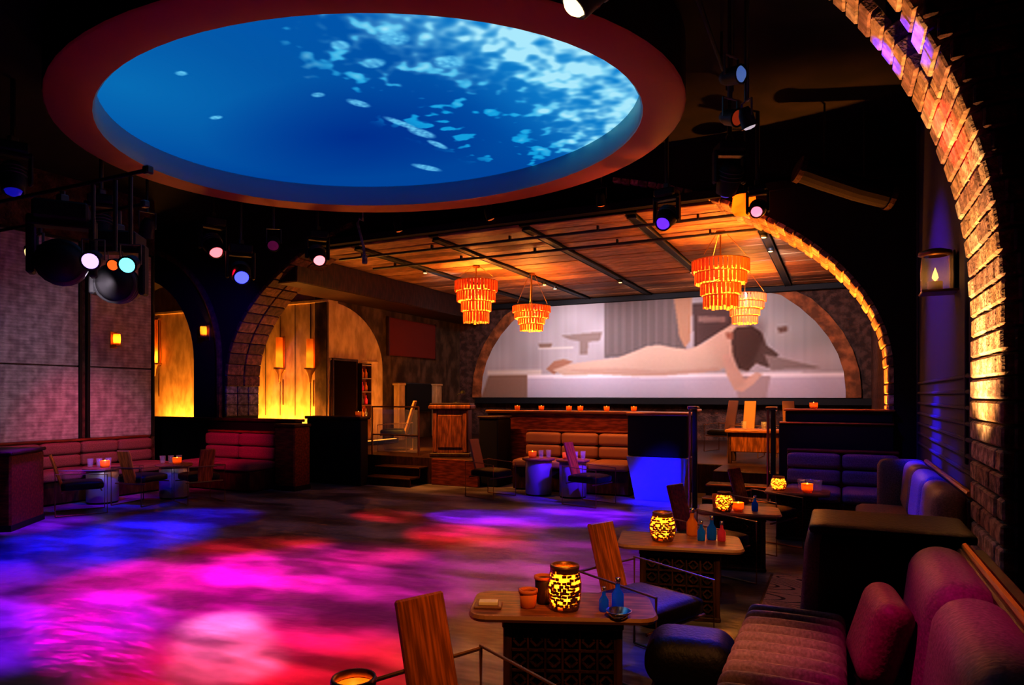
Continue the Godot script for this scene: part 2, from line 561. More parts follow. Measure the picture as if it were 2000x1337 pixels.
func shell() -> void:
	struct("floor", box(Vector3(20.5, 0.3, 20.0), 0.0), M.dance_floor_finish, V(-6.9, -0.15, 7.4), "dark polished dance floor with coloured light pools")
	struct("ceiling", box(Vector3(20.5, 0.3, 20.0), 0.0), M.ceiling_black, V(-6.9, HALL_TOP + 0.15, 7.4), "black painted ceiling of the dance hall")
	# left wall with hung woven panels (in left_booth), near wall behind the camera, outer right wall
	struct("wall_left", box(Vector3(0.3, HALL_TOP, 9.6), 0.0), M.dark_brick, V(-10.52, HALL_TOP / 2, 2.9), "dark wall behind the woven panels")
	struct("wall_near", box(Vector3(14.0, HALL_TOP, 0.3), 0.0), M.dark_brick, V(-3.7, HALL_TOP / 2, -2.0))
	struct("wall_outer", box(Vector3(0.3, HALL_TOP, 6.0), 0.0), M.dark_brick, V(2.75, HALL_TOP / 2, 1.1))
	# arcade wall at the end of the dance floor, with a low wide arch and a smaller one to its left
	var poly := PackedVector2Array()
	poly.append(Vector2(-17.0, 0))
	poly.append(Vector2(-14.2, 0))
	for p in arch_pts(-12.55, 1.65, 1.65, 2.15): poly.append(p)
	poly.append(Vector2(-10.9, 0))
	poly.append(Vector2(BIG_C - BIG_R, 0))
	for p in arch_pts(BIG_C, BIG_R, BIG_B, BIG_S, 56): poly.append(p)
	poly.append(Vector2(BIG_C + BIG_R, 0))
	poly.append(Vector2(0.78, 0))
	poly.append(Vector2(0.78, HALL_TOP))
	poly.append(Vector2(-17.0, HALL_TOP))
	var w := struct("wall_arcade", prism(poly, -9.7, -8.9), M.dark_mortar, Vector3.ZERO, "dark arcade wall with a wide brick arch and a smaller arch")
	# bricks that line the underside of the big arch (right haunch and right jamb, left haunch)
	arch_bricks(w)
	var rim := []
	for p in arch_pts(-12.55, 2.35, 2.2, 2.15, 24, 60.0, 180.0): rim.append(Vector3(p.x, p.y, -8.88))
	rim.append(Vector3(-10.2, 0.0, -8.88))
	part("arch_moulding", tube(rim, 0.06, 8), M.shade_brick_3, w)
	# stone dado on the left jamb of the wide arch
	for r in 5:
		for c in 3:
			part("stone", box(Vector3(0.05, 0.20, 0.25), 0.01), M["stone_%d" % ((r * 2 + c) % 2)], w, Vector3(-10.09, 1.22 + r * 0.21, -9.04 - c * 0.26))
	# right wall of the hall beyond the pier
	var wr := struct("wall_right", box(Vector3(0.3, HALL_TOP, 4.0), 0.0), M.wall_blue_black, V(0.95, HALL_TOP / 2, 6.95), "dark wall with a lantern between pier and arcade")
	for k in 7:
		part("panel_moulding", box(Vector3(0.03, 0.03, 3.7), 0.008), M.wall_blue_black, wr, Vector3(-0.155, -1.15 + k * 0.11 - 0.25, 0.0))
	part("panel_moulding", box(Vector3(0.035, 2.1, 0.05), 0.008), M.wall_blue_black, wr, Vector3(-0.155, -0.3, 1.35))
	part("panel_moulding", box(Vector3(0.035, 4.0, 0.05), 0.008), M.wall_blue_black, wr, Vector3(-0.155, 0.2, -1.86))
	# brick pier and transverse rib on the right
	var pst := new_st()
	for layer in [[4.13, 4.31, 0.0], [4.31, 4.68, 0.42], [4.68, 4.96, 0.0]]:
		var pp := PackedVector2Array()
		pp.append(Vector2(0.80, 0))
		for q in pier_profile():
			var push: float = layer[2] * smoothstep(3.12, 3.75, q.y)
			pp.append(q + Vector2(0.05 + push, 0.0))
		pp.append(Vector2(2.6, HALL_TOP))
		pp.append(Vector2(2.6, 0))
		add_prism(pst, pp, -layer[1], -layer[0])
	var wp := struct("wall_pier", done(pst), M.dark_mortar, Vector3.ZERO, "brick pier that rises into two arched ribs, lit by warm uplight")
	pier_bricks(wp)

func pier_profile() -> Array:
	var out := []
	for i in 25:
		var a := deg_to_rad(i * 2.28)
		var y := 1.95 + 3.4 * sin(a)
		if y > HALL_TOP - 0.001: break
		out.append(Vector2(0.75 - 3.4 * (1.0 - cos(a)), y))
	var l := asin((HALL_TOP - 1.95) / 3.4)
	out.append(Vector2(0.75 - 3.4 * (1.0 - cos(l)), HALL_TOP))
	return out

func pier_at(s: float) -> Array:
	# point and tangent at length s along the inner profile, from the floor
	if s < 1.95: return [Vector2(0.75, s), Vector2(0, 1)]
	var a := (s - 1.95) / 3.4
	return [Vector2(0.75 - 3.4 * (1.0 - cos(a)), 1.95 + 3.4 * sin(a)), Vector2(-sin(a), cos(a))]

func pier_bricks(w: Node3D) -> void:
	var course := 0.123
	for i in range(4, 41):
		var s := (i + 0.5) * course
		var pt: Array = pier_at(s)
		var p: Vector2 = pt[0]
		var t: Vector2 = pt[1]
		if p.y > HALL_TOP - 0.08: break
		var n := Vector2(-t.y, t.x)   # into the opening
		var spans := [[4.10, 5.0]]
		if p.y > 3.22:
			var k := clampf((p.y - 3.22) / 0.50, 0.0, 1.0)
			spans = [[4.10, 4.10 + 0.42 - 0.22 * k], [4.10 + 0.42 + 0.16 * k, 5.0]]
		var out := -0.10
		var bb := Basis(Vector3(0, 0, 1), Vector3(t.x, t.y, 0), Vector3(n.x, n.y, 0))
		for sp in spans:
			var d: float = sp[0]
			var first := true
			while d < sp[1] - 0.03:
				var L := 0.30
				if first and i % 2 == 1: L = 0.15
				L = minf(L, sp[1] - d)
				if sp[1] - d - L < 0.06: L = sp[1] - d
				first = false
				var jut := 0.012 * hash01(i, int(d * 50.0))
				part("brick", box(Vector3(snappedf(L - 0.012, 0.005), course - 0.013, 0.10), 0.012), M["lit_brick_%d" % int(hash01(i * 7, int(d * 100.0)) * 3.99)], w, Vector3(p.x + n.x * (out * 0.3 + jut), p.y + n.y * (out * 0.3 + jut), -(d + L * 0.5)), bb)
				d += L
	# dark bricks of the pier front and of the wall over the rib, towards the camera
	for r in 38:
		var y := 0.06 + r * 0.123
		if y > HALL_TOP - 0.07: break
		var x0 := 0.77
		if y + 0.06 > 1.95: x0 = 0.75 - 3.4 * (1.0 - cos(asin(clampf((y + 0.06 - 1.95) / 3.4, 0.0, 1.0)))) + 0.04
		var x := x0
		var k := 0
		while x < 1.7 and x < x0 + 1.4:
			var L := 0.30
			if k == 0 and r % 2: L = 0.16
			if y < 3.0 and x > 1.25: break
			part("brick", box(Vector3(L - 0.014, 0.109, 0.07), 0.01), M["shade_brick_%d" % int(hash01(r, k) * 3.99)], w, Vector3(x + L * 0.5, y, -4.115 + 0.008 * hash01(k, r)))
			x += L
			k += 1

func arch_bricks(w: Node3D) -> void:
	# soffit bricks of the big arch: two across the thickness
	var step := 0.0
	var a := 0.0
	var i := 0
	while a < 68.0:
		var ar := deg_to_rad(a)
		var p := Vector2(BIG_C + BIG_R * cos(ar), BIG_S + BIG_B * sin(ar))
		var t := Vector2(-BIG_R * sin(ar), BIG_B * cos(ar))
		var da := rad_to_deg(0.125 / t.length())
		t = t.normalized()
		var n := Vector2(-t.y, t.x)
		var b := Basis(Vector3(0, 0, 1), Vector3(t.x, t.y, 0), Vector3(n.x, n.y, 0))
		for k in 2:
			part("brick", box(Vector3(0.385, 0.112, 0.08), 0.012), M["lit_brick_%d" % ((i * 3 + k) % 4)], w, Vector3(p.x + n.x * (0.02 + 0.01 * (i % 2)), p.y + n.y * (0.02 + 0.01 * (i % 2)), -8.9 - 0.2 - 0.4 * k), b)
		a += da
		i += 1
	a = 180.0
	i = 0
	while a > 118.0:
		var ar := deg_to_rad(a)
		var p := Vector2(BIG_C + BIG_R * cos(ar), BIG_S + BIG_B * sin(ar))
		var t := Vector2(-BIG_R * sin(ar), BIG_B * cos(ar))
		var da := rad_to_deg(0.21 / t.length())
		t = t.normalized()
		var n := Vector2(-t.y, t.x)
		var b := Basis(Vector3(0, 0, 1), Vector3(t.x, t.y, 0), Vector3(n.x, n.y, 0))
		for k in 2:
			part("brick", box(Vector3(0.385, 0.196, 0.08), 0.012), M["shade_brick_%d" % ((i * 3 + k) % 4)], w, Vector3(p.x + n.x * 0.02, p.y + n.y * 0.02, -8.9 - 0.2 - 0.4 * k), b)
		a -= da
		i += 1
	for r in 14:
		for k in 2:
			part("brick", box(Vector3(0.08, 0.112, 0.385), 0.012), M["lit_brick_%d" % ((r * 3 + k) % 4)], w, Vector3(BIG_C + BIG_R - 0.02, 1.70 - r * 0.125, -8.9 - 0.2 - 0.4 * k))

# ---------------------------------------------------------------- alcove behind the big arch
const ALC_H := 3.95

func alcove() -> void:
	# raised floor
	var fp := new_st()
	add_box(fp, V(-3.9, 0.225, 13.75), Vector3(11.6, 0.45, 6.1), 0.01)
	add_box(fp, V(-7.55, 0.225, 10.25), Vector3(4.3, 0.45, 0.9), 0.01)
	add_box(fp, V(0.15, 0.225, 10.25), Vector3(3.5, 0.45, 0.9), 0.01)
	struct("floor_platform", done(fp), M.dark_wood, Vector3.ZERO, "raised floor of the dining alcove")
	# far wall carrying the mural
	var wf := struct("wall_far", box(Vector3(18.0, HALL_TOP, 0.3), 0.0), M.dark_brick, V(-8.0, HALL_TOP / 2, 16.55), "brown far wall that carries the mural")
	var reveal := PackedVector2Array()
	for p in mural_outline(0.30): reveal.append(p)
	part("arch_reveal", prism(reveal, -16.4, -16.28), M.arch_paint, wf, -wf.position)
	# side walls
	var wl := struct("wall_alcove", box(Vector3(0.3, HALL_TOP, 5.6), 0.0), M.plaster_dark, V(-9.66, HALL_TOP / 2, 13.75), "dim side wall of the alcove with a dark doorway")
	struct("wall_alcove_right", box(Vector3(0.3, HALL_TOP, 7.4), 0.0), M.dark_brick, V(0.76, HALL_TOP / 2, 13.05))
	var pl := struct("wall_plaster", box(Vector3(7.0, HALL_TOP, 0.3), 0.0), M.ochre_plaster, V(-13.0, HALL_TOP / 2, 11.15), "ochre plaster wall behind the arches, lit from below")
	for k in 9:
		part("plaster_joint", box(Vector3(0.012, 2.4, 0.012), 0.002), M.plaster_dark, pl, Vector3(3.45 - k * 0.42, -0.1, 0.156))
	part("cornice", box(Vector3(7.0, 0.07, 0.06), 0.012), M.ochre_plaster, pl, Vector3(0, 1.08, 0.175))
	# arched plaster panel on the side wall, right of the doorway
	var ap := PackedVector2Array()
	ap.append(Vector2(10.98, 0.45)); ap.append(Vector2(10.98, 3.42))
	for i in 13:
		var a := deg_to_rad(84.0 - i * 7.0)
		ap.append(Vector2(11.05 + 1.76 * cos(a), 2.1 + 1.34 * sin(a)))
	ap.append(Vector2(12.81, 0.45))
	part("arched_panel", prism(ap, -0.02, 0.03), M.ochre_plaster, wl, V(-9.5, 0, 0) - wl.position, Basis(Vector3(0, 0, -1), Vector3(0, 1, 0), Vector3(1, 0, 0)))
	part("panel_moulding", tube([V(-9.46, 2.25, 11.0), V(-9.46, 2.25, 12.6)], 0.03), M.ochre_plaster, wl, -wl.position)
	# doorway and drinks shelf
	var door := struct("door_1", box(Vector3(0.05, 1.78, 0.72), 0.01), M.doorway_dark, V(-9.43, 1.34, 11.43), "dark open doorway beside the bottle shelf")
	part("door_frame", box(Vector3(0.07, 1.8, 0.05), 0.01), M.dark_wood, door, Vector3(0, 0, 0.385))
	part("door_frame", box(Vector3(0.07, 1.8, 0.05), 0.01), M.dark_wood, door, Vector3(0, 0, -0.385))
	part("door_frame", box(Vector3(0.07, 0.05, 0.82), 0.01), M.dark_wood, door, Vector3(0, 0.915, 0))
	var sh := thing("bottle_shelf", "narrow wall shelf unit with orange-lit bottles beside the dark doorway", "shelf", V(-9.38, 0.45, 11.99))
	part("back_panel", box(Vector3(0.02, 1.75, 0.32)), M.red_wood, sh, Vector3(-0.06, 0.875, 0))
	for k in 5: part("shelf_board", box(Vector3(0.16, 0.025, 0.32)), M.brass, sh, Vector3(0.02, 0.55 + k * 0.29, 0))
	for s in [-1, 1]: part("side_panel", box(Vector3(0.16, 1.75, 0.02)), M.dark_wood, sh, Vector3(0.02, 0.875, s * 0.16))
	var bot := lathe([Vector2(0, 0), Vector2(0.032, 0), Vector2(0.034, 0.11), Vector2(0.012, 0.15), Vector2(0.012, 0.20), Vector2(0, 0.20)], 12)
	for k in 4:
		for j in 2:
			var bo := part(numbered("bottle"), bot, [M.amber_glass, M.clear_glass, M.pink_glass, M.amber_glass][(k + j) % 4], self, V(-9.35, 0.45 + 0.563 + k * 0.29, 11.92 + j * 0.13))
			tag(bo, "small bottle on the wall shelf by the dark doorway, %s shelf, %s of two" % [["lowest", "second", "third", "top"][k], ["left", "right"][j]], "bottle", "bottles on the wall shelf")
	var rp := thing("acoustic_panel", "dark red square panel high on the side wall of the alcove", "wall panel", V(-9.44, 2.88, 14.0))
	part("board", box(Vector3(0.05, 0.88, 2.0), 0.012), M.red_panel, rp)
	for s in [-1, 1]: part("trim_strip", box(Vector3(0.07, 0.92, 0.04), 0.008), M.dark_wood, rp, Vector3(0, 0, s * 1.02))
	var sc := thing("wall_screen", "black screen between two pale posts at the left of the alcove", "screen", V(-9.38, 1.45, 14.18))
	part("panel", box(Vector3(0.05, 0.66, 1.1), 0.012), M.matt_black, sc)
	part("bezel", box(Vector3(0.03, 0.72, 1.16), 0.01), M.black_metal, sc, Vector3(-0.03, 0, 0))
	part("mount", box(Vector3(0.08, 0.2, 0.2), 0.01), M.black_metal, sc, Vector3(-0.08, 0, 0))
	for k in 2:
		var po := thing("pale_post", ["pale square post left of the black screen", "pale square post right of the black screen"][k], "post", V(-9.35, 0.45, 13.3 + k * 1.65), 0.0, "pale posts beside the screen")
		part("shaft", box(Vector3(0.16, 1.3, 0.26), 0.02), M.ochre_plaster, po, Vector3(0, 0.65, 0))
		part("capital", box(Vector3(0.20, 0.06, 0.30), 0.015), M.ochre_plaster, po, Vector3(0, 1.32, 0))
	# timber ceiling of the alcove: boards between black light tracks
	var ct := struct("ceiling_alcove", box(Vector3(9.3, 0.1, 7.6), 0.0), M.dark_mortar, V(-3.95, ALC_H + 0.10, 12.65), "timber board ceiling of the alcove, crossed by black tracks")
	var tracks := [-8.55, -7.2, -5.68, -4.13, -2.55, -1.02, 0.62]
	for i in 6:
		var xa: float = tracks[i] + 0.08
		var xb: float = tracks[i + 1] - 0.08
		var d := 8.98
		var k := 0
		while d < 16.3:
			var wd: float = 0.26 + 0.16 * hash01(k * 3 + 1, i)
			if d + wd > 16.3: wd = 16.34 - d
			part("plank", box(Vector3(xb - xa, 0.05, snappedf(wd - 0.02, 0.02)), 0.01), M["ceiling_plank_%d" % int(hash01(k, i * 5) * 3.99)], ct, V((xa + xb) / 2, ALC_H + 0.022 + 0.012 * hash01(i, k), d + wd / 2) - ct.position)
			d += wd
			k += 1
	var low_fascia := struct("trim_1", box(Vector3(9.9, 0.95, 0.12), 0.01), M.ceiling_black, V(-4.0, ALC_H + 0.49, 9.05), "black fascia over the front edge of the timber ceiling")
	low_fascia.set_meta("kind", "structure")
	struct("trim_2", box(Vector3(9.4, 0.14, 0.14), 0.015), M.matt_black, V(-4.0, ALC_H - 0.08, 16.25), "black cornice where the timber ceiling meets the mural wall")
	struct("trim_3", box(Vector3(1.0, 0.5, 7.3), 0.02), M.dark_wood, V(-9.02, ALC_H - 0.22, 12.7), "dark timber bulkhead along the left of the alcove ceiling")
	struct("trim_4", box(Vector3(9.6, 0.16, 0.2), 0.015), M.matt_black, V(-4.1, 1.36, 16.25), "black ledge under the mural")
	for i in range(1, 6):
		var tk := thing("ceiling_light_track", "black light track sunk between the ceiling boards, %s from the left" % ["", "first", "second", "third", "fourth", "fifth"][i], "light track", V(tracks[i], ALC_H, 0), 0.0, "ceiling light tracks")
		part("channel", box(Vector3(0.12, 0.05, 7.2), 0.01), M.matt_black, tk, V(0, -0.01, 12.65))
		for j in 2:
			part("channel_lip", box(Vector3(0.014, 0.03, 7.2), 0.004), M.black_metal, tk, V(-0.062 + 0.124 * j, -0.03, 12.65))
	var dl := [[-1.02, 10.8], [-2.55, 13.3], [-4.13, 13.8], [-5.68, 14.0], [-7.2, 11.1], [-1.02, 11.9], [-5.68, 13.4]]
	for k in dl.size():
		var s := thing("downlight", "small round downlight on the %s" % ["rightmost track, nearer the dance floor", "fourth track, by the big chandelier", "third track from the left", "second track, the farther of two", "leftmost track near the left bulkhead", "rightmost track, nearer the mural", "second track, the nearer of two"][k], "downlight", V(dl[k][0], ALC_H - 0.02, dl[k][1]), 0.0, "downlights on the ceiling tracks")
		part("can", lathe([Vector2(0, 0), Vector2(0.05, 0), Vector2(0.05, -0.07), Vector2(0.042, -0.07), Vector2(0.042, -0.05)], 14), M.black_metal, s)
		part("lens", lathe([Vector2(0.043, -0.055), Vector2(0.03, -0.075), Vector2(0, -0.08)], 14), M.downlight_face, s)
		var to := V([-1.5, -2.6, -4.1, -5.6, -7.6, -0.6, -6.6][k], 2.6, 16.2)
		spot(V(dl[k][0], ALC_H - 0.16, dl[k][1]), to, Color(0.92, 0.88, 0.98), MURAL_E, 42.0, 1.0)
	for k in 2:
		var pp := thing("ceiling_conduit", ["thin dark conduit across the front of the timber ceiling", "thin dark conduit across the timber ceiling, nearer the mural"][k], "conduit", Vector3.ZERO)
		part("pipe", tube([V(-7.9, ALC_H - 0.07, 9.45 + k * 0.95), V(0.0, ALC_H - 0.07, 9.35 + k * 0.95)], 0.022), M.black_metal, pp)
		for j in 6: part("clip", box(Vector3(0.03, 0.08, 0.06), 0.006), M.black_metal, pp, V(-7.4 + j * 1.42, ALC_H - 0.04, 9.44 + k * 0.95 - j * 0.018))
	mural()
	var CH := [[-6.19, 11.3, 3.74, 0.86, 0.80, "large orange crystal chandelier at the left of the alcove"], [-5.58, 12.5, 3.34, 0.54, 0.76, "smaller orange crystal chandelier in front of the mural's left end"], [-1.6, 10.5, 3.58, 0.77, 0.82, "largest orange crystal chandelier at the right, nearest the dance floor"], [-1.66, 13.9, 3.52, 0.62, 0.78, "orange crystal chandelier hanging right below the largest one, before the mural figure"]]
	for c in CH: chandelier(c)
	# hanging amber lantern by the crown of the arch
	var hl := thing("amber_lantern", "amber hanging lantern high up where the wide arch meets the timber ceiling", "lantern", V(-1.05, 3.74, 8.72))
	part("rod", tube([Vector3(0, 0.2, 0), Vector3(0, 1.0, 0)], 0.012), M.black_metal, hl)
	part("shade", lathe([Vector2(0.12, -0.02), Vector2(0.15, 0.04), Vector2(0.13, 0.20)], 18), M.amber_glass, hl)
	part("cap", lathe([Vector2(0.14, 0.19), Vector2(0.06, 0.24), Vector2(0, 0.24)], 18), M.brass, hl)
	part("bulb", lathe([Vector2(0, 0.03), Vector2(0.035, 0.07), Vector2(0, 0.12)], 12), M.bulb, hl)
	omni(Vector3(0, 0.075, 0), Color(1.0, 0.45, 0.12), 0.12, hl)

const MURAL_E := 9.0

func mural_outline(grow: float) -> Array:
	# flat bottom, low arch with shoulders, straight cut at the top under the cornice
	var out := []
	var cx := -4.31
	var r := 4.43 + grow
	var b := 3.0 + grow
	out.append(Vector2(cx - r, 1.45)); 
	for i in 25:
		var a := deg_to_rad(180.0 - i * 7.5)
		out.append(Vector2(cx + r * cos(a), minf(1.62 + b * sin(a), 3.86)))
	out.append(Vector2(cx + r, 1.45))
	return out

func blob(im: Image, pts: Array, c: Color, shade := 0.0) -> void:
	var W := im.get_width()
	var H := im.get_height()
	var poly := PackedVector2Array()
	for p in pts: poly.append(Vector2(p[0] * W, p[1] * H))
	var lo := Vector2(1e9, 1e9)
	var hi := -lo
	for p in poly:
		lo = lo.min(p); hi = hi.max(p)
	for y in range(maxi(0, int(lo.y)), mini(H, int(hi.y) + 1)):
		for x in range(maxi(0, int(lo.x)), mini(W, int(hi.x) + 1)):
			if Geometry2D.is_point_in_polygon(Vector2(x + 0.5, y + 0.5), poly):
				var v := 1.0 + 0.04 * (hash01(x, y) - 0.5) - shade * float(y - lo.y) / maxf(hi.y - lo.y, 1.0)
				im.set_pixel(x, y, Color(c.r * v, c.g * v, c.b * v))

func mural() -> void:
	var im := Image.create(543, 165, false, Image.FORMAT_RGB8)
	for y in 165:
		for x in 543:
			var u := x / 543.0
			var v := 0.95 + 0.05 * (hash01(x / 4, 3) - 0.5) + 0.04 * sin(x * 0.05) * sin(y * 0.08)
			var c := Color(0.62, 0.58, 0.57).lerp(Color(0.52, 0.52, 0.50), smoothstep(0.6, 0.95, u) * (1.0 - smoothstep(75.0, 112.0, y)))
			im.set_pixel(x, y, Color(c.r * v, c.g * v, c.b * v))
	# a tiled room: dark screen, doorway, wash stand, pale bench
	blob(im, [[0.03, 0.72], [0.16, 0.76], [0.16, 1.0], [0.0, 1.0]], Color(0.47, 0.36, 0.29))
	blob(im, [[0.02, 0.705], [0.2, 0.705], [0.2, 0.76], [0.02, 0.76]], Color(0.72, 0.66, 0.60))
	blob(im, [[0.393, 0.0], [0.606, 0.0], [0.62, 0.55], [0.393, 0.60]], Color(0.36, 0.31, 0.29))
	for k in 9: blob(im, [[0.40 + k * 0.023, 0.0], [0.404 + k * 0.023, 0.0], [0.404 + k * 0.023, 0.56], [0.40 + k * 0.023, 0.56]], Color(0.42, 0.37, 0.35))
	blob(im, [[0.585, 0.0], [0.635, 0.0], [0.63, 0.45], [0.615, 0.52], [0.60, 0.40]], Color(0.60, 0.44, 0.33))
	blob(im, [[0.635, 0.10], [0.74, 0.08], [0.735, 0.34], [0.70, 0.39], [0.64, 0.52]], Color(0.27, 0.20, 0.18))
	blob(im, [[0.65, 0.22], [0.72, 0.24], [0.72, 0.29], [0.65, 0.28]], Color(0.44, 0.34, 0.30))
	blob(im, [[0.262, 0.355], [0.386, 0.33], [0.379, 0.42], [0.345, 0.43], [0.342, 0.56], [0.318, 0.56], [0.318, 0.42], [0.29, 0.40]], Color(0.45, 0.38, 0.34))
	blob(im, [[0.19, 0.47], [0.30, 0.47], [0.30, 0.49], [0.19, 0.49]], Color(0.72, 0.67, 0.62))
	blob(im, [[0.19, 0.43], [0.235, 0.43], [0.23, 0.47], [0.195, 0.47]], Color(0.45, 0.36, 0.30))
	blob(im, [[0.155, 0.755], [1.0, 0.775], [1.0, 1.0], [0.155, 1.0]], Color(0.70, 0.65, 0.68), 0.12)
	blob(im, [[0.155, 0.755], [1.0, 0.775], [1.0, 0.815], [0.155, 0.795]], Color(0.82, 0.78, 0.77))
	blob(im, [[0.74, 0.80], [0.83, 0.80], [0.82, 1.0], [0.75, 1.0]], Color(0.56, 0.49, 0.48))
	# generic figure lying along the bench, seen from behind
	blob(im, [[0.215, 0.70], [0.24, 0.62], [0.27, 0.60], [0.30, 0.63], [0.26, 0.69], [0.24, 0.76]], Color(0.55, 0.38, 0.29))
	blob(im, [[0.235, 0.71], [0.285, 0.655], [0.36, 0.625], [0.43, 0.60], [0.475, 0.545], [0.515, 0.49], [0.55, 0.485], [0.585, 0.515], [0.625, 0.535], [0.66, 0.49], [0.70, 0.39], [0.735, 0.315], [0.77, 0.33], [0.78, 0.45], [0.76, 0.60], [0.72, 0.72], [0.66, 0.765], [0.566, 0.785], [0.47, 0.785], [0.38, 0.765], [0.27, 0.77]], Color(0.76, 0.63, 0.53), 0.10)
	blob(im, [[0.27, 0.715], [0.40, 0.70], [0.48, 0.715], [0.55, 0.74], [0.70, 0.715], [0.71, 0.745], [0.566, 0.785], [0.38, 0.765]], Color(0.66, 0.52, 0.44))
	blob(im, [[0.71, 0.60], [0.735, 0.58], [0.752, 0.74], [0.768, 0.83], [0.795, 0.765], [0.812, 0.78], [0.79, 0.87], [0.762, 0.945], [0.742, 0.93], [0.722, 0.78]], Color(0.74, 0.59, 0.50), 0.06)
	blob(im, [[0.733, 0.40], [0.748, 0.34], [0.785, 0.335], [0.808, 0.40], [0.82, 0.52], [0.85, 0.61], [0.838, 0.64], [0.822, 0.63], [0.86, 0.715], [0.82, 0.72], [0.795, 0.68], [0.775, 0.755], [0.752, 0.73], [0.738, 0.60]], Color(0.27, 0.20, 0.17))
	blob(im, [[0.72, 0.385], [0.738, 0.385], [0.738, 0.46], [0.722, 0.44]], Color(0.58, 0.38, 0.29))
	blob(im, [[0.815, 0.60], [0.95, 0.735], [0.83, 0.745]], Color(0.45, 0.39, 0.36))
	blob(im, [[0.845, 0.36], [0.87, 0.35], [0.87, 0.40], [0.85, 0.41]], Color(0.34, 0.26, 0.22))
	im.resize(181, 55, Image.INTERPOLATE_LANCZOS)
	im.resize(1086, 330, Image.INTERPOLATE_CUBIC)
	var m := mat("mural_print", Color.WHITE, 0.85)
	m.albedo_texture = ImageTexture.create_from_image(im)
	m.texture_repeat = false
	var out := PackedVector2Array()
	for p in mural_outline(0.0): out.append(p)
	var st := new_st()
	var t := Geometry2D.triangulate_polygon(out)
	for i in range(0, t.size(), 3):
		var v := []
		for k in 3: v.append(out[t[i + k]])
		if ((v[1] - v[0]) as Vector2).cross(v[2] - v[0]) < 0.0: v = [v[0], v[2], v[1]]
		for k in [0, 2, 1]:
			st.set_uv(Vector2((v[k].x + 8.75) / 8.87, 1.0 - (v[k].y - 1.45) / 2.45))
			st.add_vertex(Vector3(v[k].x, v[k].y, 0))
	var o := thing("mural", "wide arched mural of a reclining figure seen from behind on a pale bench", "mural", V(0, 0, 16.255))
	part("print", done(st), m, o)
	part("backing_board", prism(out, -0.02, -0.003), M.dark_wood, o)

func chandelier(c: Array) -> void:
	var o := thing("chandelier", c[5], "chandelier", V(c[0], c[2] - c[3], c[1]), 0.0, "orange crystal chandeliers")
	var H: float = c[3]
	var w: float = c[4] * 0.5
	part("canopy", lathe([Vector2(0.07, ALC_H - c[2] + H - 0.03), Vector2(0.07, ALC_H - c[2] + H), Vector2(0, ALC_H - c[2] + H)], 16), M.brass, o)
	var top: float = ALC_H - c[2] + H
	for k in 3:
		var a := TAU * k / 3.0
		part("hanging_wire", tube([Vector3(0.05 * cos(a), top, 0.05 * sin(a)), Vector3(w * 0.9 * cos(a), H * 0.98, w * 0.9 * sin(a))], 0.005, 5), M.brass, o)
	var tiers := [[1.0, 0.90, 0.22, 40], [0.90, 0.66, 0.20, 36], [0.70, 0.44, 0.20, 30], [0.60, 0.22, 0.22, 26]]
	for t in tiers:
		var r: float = w * t[0]
		var y: float = H * t[1]
		var ring := []
		for k in 25: ring.append(Vector3(r * cos(TAU * k / 24.0), y, r * sin(TAU * k / 24.0)))
		part("ring", tube(ring, 0.012, 6), M.brass, o)
		var st := new_st()
		var n: int = t[3]
		for k in n:
			var a := TAU * k / n
			var len: float = H * t[2] * (0.92 + 0.16 * hash01(k, n))
			add_box(st, Vector3(r * cos(a), y - len * 0.5, r * sin(a)), Vector3(TAU * r / n * 0.72, len, 0.016), 0.0, Basis(Vector3.UP, PI / 2 - a))
		var f := part("crystal_fringe", done(st), M.amber_crystal, o)
		f.set_meta("kind", "stuff")
	for k in 3:
		var a := TAU * k / 3.0 + 0.5
		var at := Vector3(w * 0.3 * cos(a), H * (0.35 + 0.2 * k), w * 0.3 * sin(a))
		part("bulb", lathe([Vector2(0, -0.05), Vector2(0.035, -0.02), Vector2(0.035, 0.02), Vector2(0, 0.05)], 12), M.bulb, o, at)
		omni(at, Color(1.0, 0.58, 0.22), CHAND_E, o, 0.04)
	part("stem", tube([Vector3(0, top, 0), Vector3(0, H * 0.2, 0)], 0.012, 6), M.brass, o)
	for k in 3: part("bulb_arm", tube([Vector3(0, H * (0.35 + 0.2 * k), 0), Vector3(w * 0.3 * cos(TAU * k / 3.0 + 0.5), H * (0.35 + 0.2 * k) - 0.045, w * 0.3 * sin(TAU * k / 3.0 + 0.5))], 0.006, 5), M.brass, o)

const CHAND_E := 3.0

